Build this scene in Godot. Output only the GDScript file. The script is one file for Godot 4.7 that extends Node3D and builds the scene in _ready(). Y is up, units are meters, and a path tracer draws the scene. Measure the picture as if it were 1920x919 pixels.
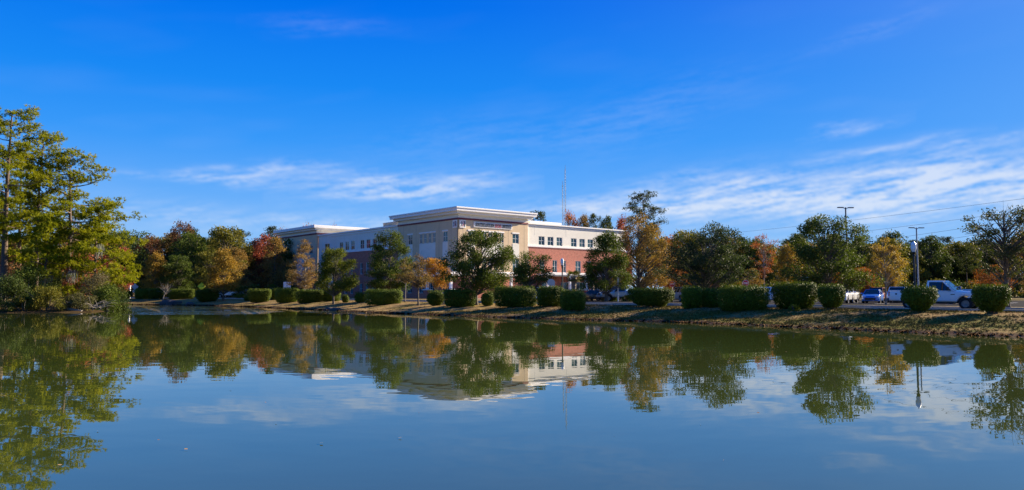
extends Node3D

# Pond in front of a three-storey medical office building, late autumn, low sun from the right and behind.
# x to the right, y up, the camera looks along -z; the water lies at y = 0, the flat ground at y = 0.92.

const LAND := 0.92
var rng := RandomNumberGenerator.new()
var hill := FastNoiseLite.new()
var used := {}
var mats := {}
# outline of the pond in metres: (x, distance from the camera's foot along -z)
var pond := PackedVector2Array([Vector2(36, 18), Vector2(29, 27), Vector2(23.5, 35.1), Vector2(21.4, 38.2), Vector2(18.7, 41.7), Vector2(15.4, 47.3), Vector2(11.1, 52.7), Vector2(5.6, 56.9), Vector2(0, 61.4), Vector2(-4.7, 66.9), Vector2(-14.1, 77.3), Vector2(-22.4, 88.8), Vector2(-35.7, 106.2), Vector2(-46.1, 117.6), Vector2(-54.7, 123.9), Vector2(-63.4, 129.3), Vector2(-70.4, 132.2), Vector2(-76, 131), Vector2(-76, 126), Vector2(-68, 118), Vector2(-60, 105), Vector2(-53, 94), Vector2(-48, 87), Vector2(-43.6, 81.5), Vector2(-45, 78.5), Vector2(-50, 76.5), Vector2(-58, 74), Vector2(-70, 66), Vector2(-78, 50), Vector2(-76, 25), Vector2(-60, 6), Vector2(-30, 2), Vector2(0, 2.5), Vector2(25, 0), Vector2(40, 4)])

func _ready() -> void:
	rng.seed = 20241
	hill.seed = 5
	hill.frequency = 0.12
	camera_sky_sun()
	make_materials()
	terrain_and_water()
	roads()
	building()
	big_trees()
	left_wood()
	back_trees()
	hedges()
	vehicles()
	street_things()
	small_things()

func camera_sky_sun() -> void:
	var cam := Camera3D.new()
	cam.name = "camera"
	add_child(cam)
	cam.position = Vector3(0, 2.08, 0)
	cam.rotation_degrees = Vector3(3.559, 0, 0)
	cam.fov = 35.79
	cam.near = 0.1
	cam.far = 6000.0
	var sun := DirectionalLight3D.new()
	sun.name = "sun"
	sun.light_energy = 1.6
	sun.light_angular_distance = 0.5
	sun.light_color = Color(1.0, 0.93, 0.82)
	sun.shadow_enabled = true
	add_child(sun)
	var to_sun := sun_direction()
	sun.look_at_from_position(to_sun * 100.0, Vector3.ZERO, Vector3.UP)
	var env := Environment.new()
	env.background_mode = Environment.BG_SKY
	env.tonemap_mode = Environment.TONE_MAPPER_LINEAR
	env.tonemap_exposure = 3.0
	env.sdfgi_enabled = true
	env.ssao_enabled = true
	env.ssil_enabled = true
	var sky := Sky.new()
	var pm := PanoramaSkyMaterial.new()
	pm.panorama = sky_picture()
	sky.sky_material = pm
	env.sky = sky
	var we := WorldEnvironment.new()
	we.name = "world_environment"
	we.environment = env
	add_child(we)

func sun_direction() -> Vector3:
	var e := deg_to_rad(21.5)
	return Vector3(0.875 * cos(e), sin(e), -0.484 * cos(e)).normalized()

# Clear winter sky with thin cirrus: colours by height, a paler side towards the sun, streaks of cloud.
func sky_picture() -> ImageTexture:
	var w := 3072
	var h := 1536
	var im := Image.create_empty(w, h, false, Image.FORMAT_RGBF)
	im.fill(Color(0.07, 0.09, 0.09))
	var stops := [[0.0, Vector3(0.44, 0.66, 0.94)], [3.0, Vector3(0.29, 0.56, 0.95)], [7.0, Vector3(0.13, 0.42, 0.96)], [11.0, Vector3(0.040, 0.32, 0.95)], [15.0, Vector3(0.010, 0.25, 0.91)], [21.0, Vector3(0.0, 0.165, 0.85)], [40.0, Vector3(0.0, 0.12, 0.64)], [90.0, Vector3(0.0, 0.08, 0.46)]]
	var n1 := FastNoiseLite.new()
	n1.seed = 11
	n1.frequency = 1.0
	n1.fractal_octaves = 5
	n1.fractal_gain = 0.55
	var n2 := FastNoiseLite.new()
	n2.seed = 23
	n2.frequency = 1.0
	n2.fractal_octaves = 3
	# cirrus banks: azimuth and height in degrees, half length, half height, rise per degree, strength
	var banks := [[-7.9, 8.0, 6.5, 0.75, 0.05, 1.15], [-20.5, 8.3, 6.5, 0.5, 0.07, 0.8], [-24.0, 5.4, 7.0, 0.8, 0.03, 0.5], [-11.0, 5.3, 8.0, 0.8, 0.03, 0.5], [4.5, 6.6, 5.0, 0.8, 0.08, 0.6], [11.0, 6.3, 7.0, 1.2, 0.12, 0.9], [20.0, 6.6, 9.0, 1.9, 0.05, 1.0], [29.0, 7.0, 8.0, 1.7, 0.04, 1.0], [36.0, 6.2, 9.0, 1.8, 0.0, 0.9], [24.5, 11.4, 2.4, 0.32, 0.17, 0.5], [26.5, 9.9, 4.0, 0.35, 0.12, 0.5], [32.5, 9.7, 3.5, 0.38, 0.10, 0.6], [26.0, 17.6, 3.5, 0.6, 0.25, 0.14], [10.0, 13.0, 8.0, 2.0, 0.25, 0.09], [-2.0, 11.5, 10.0, 2.0, 0.16, 0.09], [-14.0, 19.0, 4.0, 0.5, 0.05, 0.10], [-48.0, 7.0, 10.0, 1.2, 0.05, 0.7], [-70.0, 8.5, 11.0, 1.4, -0.04, 0.7], [55.0, 7.5, 9.0, 1.6, 0.0, 0.8], [-100.0, 7.0, 12.0, 1.5, 0.05, 0.7], [-130.0, 9.0, 10.0, 1.2, 0.0, 0.6], [-160.0, 7.0, 12.0, 1.6, 0.05, 0.8], [170.0, 10.0, 9.0, 1.2, 0.0, 0.6], [135.0, 7.5, 10.0, 1.5, 0.05, 0.7], [105.0, 8.0, 12.0, 1.6, 0.0, 0.8], [82.0, 7.5, 10.0, 1.6, 0.0, 0.7]]
	var sunward := sun_direction()
	var white := Vector3(0.88, 0.91, 0.96)
	for j in range(0, h / 2):
		var el := (0.5 - (j + 0.5) / h) * 180.0
		var base := Vector3.ZERO
		for k in stops.size() - 1:
			if el >= stops[k][0]:
				base = stops[k][1].lerp(stops[k + 1][1], clampf((el - stops[k][0]) / (stops[k + 1][0] - stops[k][0]), 0.0, 1.0))
		var step := 1 if el < 26.0 else 4
		var ce := cos(deg_to_rad(el))
		var se := sin(deg_to_rad(el))
		for i in range(0, w, step):
			var az := wrapf((i + 0.5) / w * 360.0, -180.0, 180.0)
			var d := Vector3(sin(deg_to_rad(az)) * ce, se, -cos(deg_to_rad(az)) * ce)
			var glow := maxf(0.0, d.dot(sunward))
			var c := base.lerp(Vector3(0.26, 0.52, 0.98), 0.5 * pow(glow, 6.0))
			var a := 0.0
			if el < 26.0:
				var tear := n1.get_noise_3d(az * 0.07, el * 0.30 - az * 0.02, 3.0)
				var fine := 0.65 * n1.get_noise_3d(az * 0.12, el * 1.2 - az * 0.13, 9.0) + 0.6 * n1.get_noise_3d(az * 0.45, el * 3.4 - az * 0.5, 21.0)
				for b in banks:
					var u: float = (az - b[0]) / b[2]
					if absf(u) > 1.6:
						continue
					var v: float = (el - b[1] - b[4] * (az - b[0]) + 1.2 * tear) / b[3]
					var q := u * u + v * v
					if q < 5.0:
						a += b[5] * exp(-q * 1.1) * clampf(0.66 + 1.7 * fine, 0.0, 1.5)
				a += clampf(0.10 * (n2.get_noise_3d(az * 0.07, el * 0.3 - az * 0.03, 1.0) - 0.05), 0.0, 0.06) * clampf(1.6 - el * 0.07, 0.0, 1.0)
			else:
				a = clampf(0.35 * (n2.get_noise_3d(d.x * 2.0 / (d.y + 0.2), 0.0, d.z * 5.0 / (d.y + 0.2)) - 0.1), 0.0, 0.25)
			c = c.lerp(white, clampf(a * 0.52, 0.0, 0.66))
			c *= 0.333
			var col := Color(c.x, c.y, c.z)
			for s in step:
				im.set_pixel(i + s, j, col)
	return ImageTexture.create_from_image(im)

# ---------------------------------------------------------------- names, labels, nodes
func numbered(called: String) -> String:
	if not used.has(called):
		used[called] = 0
		return called
	used[called] += 1
	return "%s_%03d" % [called, used[called]]

func tag(o, label: String, category: String, group := "", kind := ""):
	if label: o.set_meta("label", label)
	if category: o.set_meta("category", category)
	if group: o.set_meta("group", group)
	if kind: o.set_meta("kind", kind)
	return o

func thing(called: String, label: String, category: String, at := Vector3.ZERO, turn := 0.0, group := ""):
	var o := Node3D.new()
	o.name = numbered(called)
	add_child(o)
	o.position = at
	o.rotation_degrees.y = turn
	return tag(o, label, category, group)

func put(called: String, mesh: Mesh, m: Material, parent: Node, at := Vector3.ZERO):
	var o := MeshInstance3D.new()
	o.name = called if parent != self else numbered(called)
	o.mesh = mesh
	if m: o.material_override = m
	o.cast_shadow = GeometryInstance3D.SHADOW_CASTING_SETTING_ON
	o.position = at
	parent.add_child(o, true)
	return o

func setting(called: String, mesh: Mesh, m: Material):
	var o = put(called, mesh, m, self)
	o.set_meta("kind", "structure")
	return o

# ---------------------------------------------------------------- materials
func lin(r: float, g: float, b: float) -> Color:
	return Color(r, g, b).linear_to_srgb()

func mat(called: String, c: Color, rough := 0.8, metal := 0.0):
	var m := StandardMaterial3D.new()
	m.resource_name = called
	m.albedo_color = c
	m.roughness = rough
	m.metallic = metal
	mats[called] = m
	return m

func noise_image(size: int, freq: float, octaves: int, sd: int) -> Image:
	var n := FastNoiseLite.new()
	n.seed = sd
	n.frequency = freq
	n.fractal_octaves = octaves
	return n.get_seamless_image(size, size)

# a tiling colour texture: two noises and single-pixel grain laid through a list of colours (linear)
func grain_texture(size: int, f1: float, f2: float, grain: float, sd: int, cols: Array) -> ImageTexture:
	var a := noise_image(size, f1, 4, sd)
	var b := noise_image(size, f2, 3, sd + 7)
	var im := Image.create_empty(size, size, false, Image.FORMAT_RGB8)
	var r := RandomNumberGenerator.new()
	r.seed = sd
	for y in size:
		for x in size:
			var t: float = 0.5 * a.get_pixel(x, y).r + 0.5 * b.get_pixel(x, y).r + grain * (r.randf() - 0.5)
			t = clampf((t - 0.5) * 1.7 + 0.5, 0.0, 0.999) * (cols.size() - 1)
			var k := int(t)
			var c: Color = cols[k].lerp(cols[k + 1], t - k)
			im.set_pixel(x, y, c.linear_to_srgb())
	return ImageTexture.create_from_image(im)

func textured(called: String, tex: Texture2D, tile: float, rough := 0.9, vertex := false):
	var m = mat(called, Color.WHITE, rough)
	m.albedo_texture = tex
	m.uv1_triplanar = true
	m.uv1_world_triplanar = true
	m.uv1_scale = Vector3.ONE / tile
	m.vertex_color_use_as_albedo = vertex
	return m

func leaf_material(called: String, back: float):
	var m = mat(called, Color.WHITE, 0.62)
	m.vertex_color_use_as_albedo = true
	m.metallic_specular = 0.22
	m.cull_mode = BaseMaterial3D.CULL_DISABLED
	m.backlight_enabled = true
	m.backlight = Color(back, back, back * 0.7)
	return m

func make_materials() -> void:
	var g = textured("soil", grain_texture(512, 0.02, 0.09, 0.5, 3, [Color(0.55, 0.52, 0.48), Color(0.80, 0.79, 0.76), Color(0.95, 0.95, 0.95), Color(1, 1, 1)]), 5.3, 0.95, true)
	g.metallic_specular = 0.08
	var tar = textured("asphalt", grain_texture(512, 0.012, 0.2, 0.6, 9, [Color(0.028, 0.028, 0.028), Color(0.04, 0.039, 0.038), Color(0.055, 0.053, 0.05)]), 6.0, 0.9)
	tar.metallic_specular = 0.04
	textured("concrete", grain_texture(256, 0.03, 0.2, 0.4, 13, [Color(0.30, 0.28, 0.25), Color(0.42, 0.40, 0.36), Color(0.50, 0.48, 0.44)]), 2.5, 0.85)
	mats.concrete.metallic_specular = 0.06
	textured("white_stucco", grain_texture(256, 0.015, 0.15, 0.3, 15, [Color(0.69, 0.66, 0.56), Color(0.76, 0.73, 0.62), Color(0.80, 0.77, 0.68)]), 7.0, 0.9)
	textured("tan_stucco", grain_texture(256, 0.015, 0.15, 0.3, 17, [Color(0.57, 0.43, 0.265), Color(0.64, 0.485, 0.305), Color(0.68, 0.52, 0.335)]), 7.0, 0.9)
	textured("trim_white", grain_texture(256, 0.02, 0.1, 0.2, 19, [Color(0.74, 0.72, 0.68), Color(0.82, 0.80, 0.76), Color(0.84, 0.82, 0.79)]), 5.0, 0.7)
	textured("dark_stone", grain_texture(128, 0.05, 0.2, 0.4, 31, [Color(0.03, 0.03, 0.03), Color(0.07, 0.068, 0.064), Color(0.12, 0.115, 0.11)]), 1.0, 0.9)
	mat("burgundy", lin(0.16, 0.025, 0.035), 0.7)
	mat("frame_white", lin(0.78, 0.78, 0.75), 0.5)
	var gl = mat("window_glass", lin(0.012, 0.035, 0.038), 0.04)
	gl.metallic_specular = 0.5
	for k in 3:
		var g2 = mat("window_glass_%d" % k, [lin(0.012, 0.032, 0.036), lin(0.022, 0.062, 0.066), lin(0.04, 0.085, 0.09)][k], 0.04)
		g2.metallic_specular = 0.6
	var cg = mat("car_glass", lin(0.01, 0.013, 0.016), 0.03)
	cg.metallic_specular = 0.6
	mat("brick", Color.WHITE, 0.9)
	mats.brick.albedo_texture = brick_texture()
	mats.brick.uv1_triplanar = true
	mats.brick.uv1_scale = Vector3.ONE / 3.2
	textured("bark", grain_texture(256, 0.03, 0.2, 0.5, 21, [Color(0.045, 0.036, 0.028), Color(0.11, 0.09, 0.07), Color(0.18, 0.155, 0.125)]), 1.1, 0.95)
	textured("pale_bark", grain_texture(256, 0.03, 0.2, 0.5, 22, [Color(0.12, 0.10, 0.08), Color(0.22, 0.19, 0.155), Color(0.32, 0.29, 0.25)]), 1.1, 0.95)
	textured("pine_bark", grain_texture(256, 0.04, 0.12, 0.5, 25, [Color(0.04, 0.03, 0.024), Color(0.10, 0.07, 0.05), Color(0.19, 0.135, 0.10)]), 1.6, 0.95)
	leaf_material("leaf", 0.8)
	leaf_material("needle", 0.9)
	leaf_material("hedge_leaf", 0.6)
	mat("moss", lin(0.22, 0.23, 0.19), 0.95)
	mat("black_metal", lin(0.012, 0.012, 0.013), 0.45)
	mat("grey_metal", lin(0.28, 0.29, 0.30), 0.5, 0.4)
	mat("dark_grey_metal", lin(0.07, 0.075, 0.085), 0.5, 0.2)
	mat("sign_back", lin(0.42, 0.43, 0.44), 0.5, 0.3)
	mat("sign_white", lin(0.75, 0.75, 0.74), 0.5)
	mat("stop_red", lin(0.5, 0.025, 0.03), 0.45)
	mat("sign_yellow_green", lin(0.55, 0.62, 0.02), 0.45)
	mat("lamp_white", lin(0.78, 0.78, 0.76), 0.25)
	mat("rubber", lin(0.013, 0.013, 0.014), 0.85)
	mat("rim_metal", lin(0.22, 0.225, 0.23), 0.4, 0.5)
	mat("trim_black", lin(0.015, 0.015, 0.016), 0.6)
	mat("chrome", lin(0.6, 0.6, 0.6), 0.15, 1.0)
	mat("lens_white", lin(0.7, 0.7, 0.68), 0.1)
	mat("lens_red", lin(0.35, 0.01, 0.012), 0.15)
	mat("lens_amber", lin(0.5, 0.16, 0.01), 0.15)
	mat("letter_black", lin(0.012, 0.012, 0.016), 0.5)
	mat("letter_red", lin(0.36, 0.012, 0.02), 0.5)
	mat("wire_black", lin(0.02, 0.02, 0.022), 0.7)
	for p in [["paint_white", Color(0.76, 0.77, 0.78)], ["paint_blue", Color(0.01, 0.13, 0.50)], ["paint_silver", Color(0.42, 0.44, 0.46)], ["paint_dark", Color(0.025, 0.027, 0.032)], ["paint_red", Color(0.30, 0.015, 0.02)], ["paint_steel", Color(0.13, 0.19, 0.25)]]:
		var m = mat(p[0], p[1].linear_to_srgb(), 0.35, 0.0 if p[0] != "paint_silver" else 0.5)
		m.clearcoat_enabled = true
		m.clearcoat = 1.0
		m.clearcoat_roughness = 0.04
	var gr = mat("grass_blade", Color.WHITE, 0.9)
	gr.metallic_specular = 0.08
	gr.vertex_color_use_as_albedo = true
	gr.cull_mode = BaseMaterial3D.CULL_DISABLED
	var wat = mat("pond_water", lin(0.038, 0.053, 0.012), 0.008)
	wat.metallic_specular = 0.7
	wat.normal_enabled = true
	wat.normal_texture = ripple_texture(640, 26, 1.0)
	wat.normal_scale = 1.0
	var wind = wat.duplicate()
	wind.resource_name = "ruffled_water"
	wind.normal_texture = ripple_texture(384, 30, 45.0)
	mats["ruffled_water"] = wind

# bricks of 0.2 by 0.067 m are far below a pixel here: their colours and joints as fine grain
func brick_texture() -> ImageTexture:
	var w := 512
	var im := Image.create_empty(w, w, false, Image.FORMAT_RGB8)
	var r := RandomNumberGenerator.new()
	r.seed = 77
	var rows := 48
	var tone := {}
	for y in w:
		var row := y * rows / w
		var in_y := (y * rows) % w
		for x in w:
			var xx := (x + (16 if row % 2 else 0)) % w
			var key := row * 100 + xx / 32
			if not tone.has(key):
				tone[key] = Vector2(r.randf_range(0.72, 1.2), r.randf_range(-0.02, 0.03))
			var t: Vector2 = tone[key]
			var c := Color(0.46 * t.x, (0.132 + t.y) * t.x, (0.085 + t.y * 0.7) * t.x)
			if in_y < 70 or xx % 32 < 2:
				c = Color(0.36, 0.23, 0.17)
			im.set_pixel(x, y, c.linear_to_srgb())
	return ImageTexture.create_from_image(im)

# slopes of small waves that cross, over a tile that repeats; stored as a normal map
func ripple_texture(size: int, waves: int, strength: float) -> ImageTexture:
	var r := RandomNumberGenerator.new()
	r.seed = 91 + size
	var ws := []
	for k in waves:
		var long := pow(r.randf(), 1.3)
		var m := lerpf(16.0, 110.0, long) if strength < 2.0 else lerpf(8.0, 50.0, long)
		var ang := r.randfn(1.35, 0.75)
		var kx := roundi(m * cos(ang))
		var ky := roundi(m * sin(ang))
		var amp := 0.0004 * strength * (1.0 - 0.4 * long)
		ws.append([kx, ky, amp * kx / m, amp * ky / m, r.randf() * TAU])
	var tables := PackedFloat32Array()
	tables.resize(size)
	for i in size:
		tables[i] = cos(TAU * i / size)
	var im := Image.create_empty(size, size, false, Image.FORMAT_RGBF)
	for y in size:
		var rowp := PackedInt32Array()
		for q in ws:
			rowp.append(posmod(int(q[1] * y + q[4] / TAU * size), size))
		for x in size:
			var sx := 0.0
			var sy := 0.0
			for k in waves:
				var q = ws[k]
				var c := tables[posmod(q[0] * x + rowp[k], size)]
				sx += q[2] * c
				sy += q[3] * c
			im.set_pixel(x, y, Color(0.5 - 0.5 * sx, 0.5 - 0.5 * sy, 1.0))
	return ImageTexture.create_from_image(im)

# ---------------------------------------------------------------- mesh helpers
# Soup collects triangles with normals and colours and becomes one mesh
class Soup:
	var v := PackedVector3Array()
	var n := PackedVector3Array()
	var c := PackedColorArray()
	var ix := PackedInt32Array()
	var colored := false
	func quad(a: Vector3, b: Vector3, cc: Vector3, d: Vector3) -> void:
		var nn := (cc - a).cross(b - a).normalized()
		var k := v.size()
		for p in [a, b, cc, d]:
			v.append(p)
			n.append(nn)
		for i in [0, 1, 2, 0, 2, 3]:
			ix.append(k + i)
	func box(lo: Vector3, hi: Vector3) -> void:
		var p := []
		for i in 8:
			p.append(Vector3(hi.x if i & 1 else lo.x, hi.y if i & 2 else lo.y, hi.z if i & 4 else lo.z))
		quad(p[4], p[6], p[7], p[5])
		quad(p[1], p[3], p[2], p[0])
		quad(p[5], p[7], p[3], p[1])
		quad(p[0], p[2], p[6], p[4])
		quad(p[6], p[2], p[3], p[7])
		quad(p[0], p[4], p[5], p[1])
	# a tube through points with a radius at each
	func tube(pts: Array, radii: Array, sides: int, cap := true) -> void:
		var k0 := v.size()
		var last := Vector3.RIGHT
		for i in pts.size():
			var along: Vector3 = (pts[mini(i + 1, pts.size() - 1)] - pts[maxi(i - 1, 0)]).normalized()
			var side := along.cross(Vector3.UP)
			if side.length() < 0.05:
				side = along.cross(Vector3.FORWARD)
			side = side.normalized()
			if i > 0 and side.dot(last) < 0.0:
				side = -side
			last = side
			var up := side.cross(along)
			for s in sides:
				var a := TAU * s / sides
				var o: Vector3 = side * cos(a) + up * sin(a)
				v.append(pts[i] + o * radii[i])
				n.append(o)
		for i in pts.size() - 1:
			for s in sides:
				var a := k0 + i * sides + s
				var b := k0 + i * sides + (s + 1) % sides
				for q in [a, a + sides, b + sides, a, b + sides, b]:
					ix.append(q)
		if cap:
			for e in [0, pts.size() - 1]:
				var kk := v.size()
				var nn: Vector3 = (pts[0] - pts[1]).normalized() if e == 0 else (pts[-1] - pts[-2]).normalized()
				for s in sides:
					v.append(v[k0 + e * sides + s])
					n.append(nn)
				for s in range(1, sides - 1):
					for q in ([kk, kk + s, kk + s + 1] if e == 0 else [kk, kk + s + 1, kk + s]):
						ix.append(q)
	# a lathe round the y axis: points (radius, height)
	func lathe(prof: Array, sides: int, at := Vector3.ZERO) -> void:
		for i in prof.size() - 1:
			var a: Vector2 = prof[i]
			var b: Vector2 = prof[i + 1]
			var nn := Vector2(b.y - a.y, a.x - b.x).normalized()
			var k := v.size()
			for s in sides + 1:
				var t := TAU * s / sides
				var o := Vector3(cos(t), 0, sin(t))
				v.append(at + o * a.x + Vector3.UP * a.y)
				v.append(at + o * b.x + Vector3.UP * b.y)
				n.append(o * nn.x + Vector3.UP * nn.y)
				n.append(o * nn.x + Vector3.UP * nn.y)
			for s in sides:
				var q := k + s * 2
				for e in [q, q + 1, q + 3, q, q + 3, q + 2]:
					ix.append(e)
	# a leaf: a diamond of two faces
	func leaf(p: Vector3, along: Vector3, side: Vector3, length: float, width: float, col: Color) -> void:
		var k := v.size()
		var m := p + along * (length * 0.5)
		var s := side * (width * 0.5)
		var nn := along.cross(side)
		v.append(p)
		v.append(m + s)
		v.append(p + along * length)
		v.append(m - s)
		for i in 4:
			n.append(nn)
			c.append(col)
		ix.append(k)
		ix.append(k + 1)
		ix.append(k + 2)
		ix.append(k)
		ix.append(k + 2)
		ix.append(k + 3)
	func needle(p: Vector3, along: Vector3, side: Vector3, length: float, width: float, col: Color) -> void:
		var k := v.size()
		var s := side * (width * 0.5)
		var nn := along.cross(side)
		v.append(p - s)
		v.append(p + s)
		v.append(p + along * length)
		for i in 3:
			n.append(nn)
			c.append(col)
			ix.append(k + i)
	func mesh() -> ArrayMesh:
		# faces must run clockwise seen from where their normals point
		if c.size() == 0:
			for k in range(0, ix.size(), 3):
				var a := ix[k]
				var b := ix[k + 1]
				var d := ix[k + 2]
				if (v[d] - v[a]).cross(v[b] - v[a]).dot(n[a] + n[b] + n[d]) < 0.0:
					ix[k + 1] = d
					ix[k + 2] = b
		var arr := []
		arr.resize(Mesh.ARRAY_MAX)
		arr[Mesh.ARRAY_VERTEX] = v
		arr[Mesh.ARRAY_NORMAL] = n
		arr[Mesh.ARRAY_INDEX] = ix
		if c.size() == v.size() and v.size() > 0:
			arr[Mesh.ARRAY_COLOR] = c
		var m := ArrayMesh.new()
		m.add_surface_from_arrays(Mesh.PRIMITIVE_TRIANGLES, arr)
		return m

func box_mesh(lo: Vector3, hi: Vector3) -> ArrayMesh:
	var s := Soup.new()
	s.box(lo, hi)
	return s.mesh()

# box with chamfered edges
func soft_box(lo: Vector3, hi: Vector3, b: float) -> ArrayMesh:
	var s := Soup.new()
	var m := (lo + hi) / 2.0
	var h := (hi - lo) / 2.0
	var c := h - Vector3(b, b, b)
	for ax in 3:
		var u := (ax + 1) % 3
		var w := (ax + 2) % 3
		for sg in [-1.0, 1.0]:
			var q := []
			for e in [[-1, -1], [1, -1], [1, 1], [-1, 1]]:
				var p := Vector3.ZERO
				p[ax] = sg * h[ax]
				p[u] = e[0] * c[u]
				p[w] = e[1] * c[w]
				q.append(m + p)
			if sg > 0: s.quad(q[0], q[3], q[2], q[1])
			else: s.quad(q[0], q[1], q[2], q[3])
		for su in [-1.0, 1.0]:
			for sw in [-1.0, 1.0]:
				var q := []
				for e in [[-1, 0], [1, 0], [1, 1], [-1, 1]]:
					var p := Vector3.ZERO
					p[ax] = e[0] * c[ax]
					p[u] = su * (h[u] if e[1] == 0 else c[u])
					p[w] = sw * (c[w] if e[1] == 0 else h[w])
					q.append(m + p)
				if su * sw > 0: s.quad(q[0], q[3], q[2], q[1])
				else: s.quad(q[0], q[1], q[2], q[3])
	for i in 8:
		var sg := Vector3(1 if i & 1 else -1, 1 if i & 2 else -1, 1 if i & 4 else -1)
		var a := m + Vector3(h.x, c.y, c.z) * sg
		var b2 := m + Vector3(c.x, h.y, c.z) * sg
		var c2 := m + Vector3(c.x, c.y, h.z) * sg
		var k := s.v.size()
		for p in [a, b2, c2]:
			s.v.append(p)
			s.n.append(sg.normalized())
		for e in ([0, 2, 1] if sg.x * sg.y * sg.z > 0 else [0, 1, 2]):
			s.ix.append(k + e)
	return s.mesh()

func rand_dir() -> Vector3:
	var z := rng.randf_range(-1.0, 1.0)
	var a := rng.randf() * TAU
	var r := sqrt(1.0 - z * z)
	return Vector3(r * cos(a), z, r * sin(a))

# ---------------------------------------------------------------- ground height
func shore_distance(x: float, d: float) -> float:
	var p := Vector2(x, d)
	var best := 1.0e12
	var inside := false
	var k := pond.size() - 1
	for i in pond.size():
		var a := pond[k]
		var b := pond[i]
		var ab := b - a
		var t := clampf((p - a).dot(ab) / ab.length_squared(), 0.0, 1.0)
		best = minf(best, (p - a - ab * t).length_squared())
		if (a.y > d) != (b.y > d) and x < (b.x - a.x) * (d - a.y) / (b.y - a.y) + a.x:
			inside = not inside
		k = i
	return -sqrt(best) if inside else sqrt(best)

const PROFILE := [[-400.0, -2.0], [-8.0, -1.5], [0.0, 0.0], [0.35, 0.13], [3.0, 0.30], [6.0, 0.68], [9.0, 0.86], [12.0, 0.92], [5000.0, 0.92]]

func bank_height(s: float) -> float:
	for k in PROFILE.size() - 1:
		if s <= PROFILE[k + 1][0]:
			return lerpf(PROFILE[k][1], PROFILE[k + 1][1], clampf((s - PROFILE[k][0]) / (PROFILE[k + 1][0] - PROFILE[k][0]), 0.0, 1.0))
	return LAND

func ground_y(x: float, d: float) -> float:
	var s := shore_distance(x, d) + edge_wobble(x, d)
	return bank_height(s) + bank_bumps(x, d, s)

func edge_wobble(x: float, d: float) -> float:
	return 0.55 * hill.get_noise_2d(x * 2.6, d * 2.6) + 0.3 * hill.get_noise_2d(x * 7.0, d * 7.0)

func bank_bumps(x: float, d: float, s: float) -> float:
	var w := clampf(s * 2.0, 0.0, 1.0) * clampf((11.5 - s) / 2.0, 0.0, 1.0)
	return w * (0.09 * hill.get_noise_2d(x * 3.0, d * 3.0) + 0.06 * hill.get_noise_2d(x * 11.0, d * 11.0))

func on_ground(x: float, d: float, sink := 0.0) -> Vector3:
	return Vector3(x, ground_y(x, d) - sink, -d)

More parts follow.
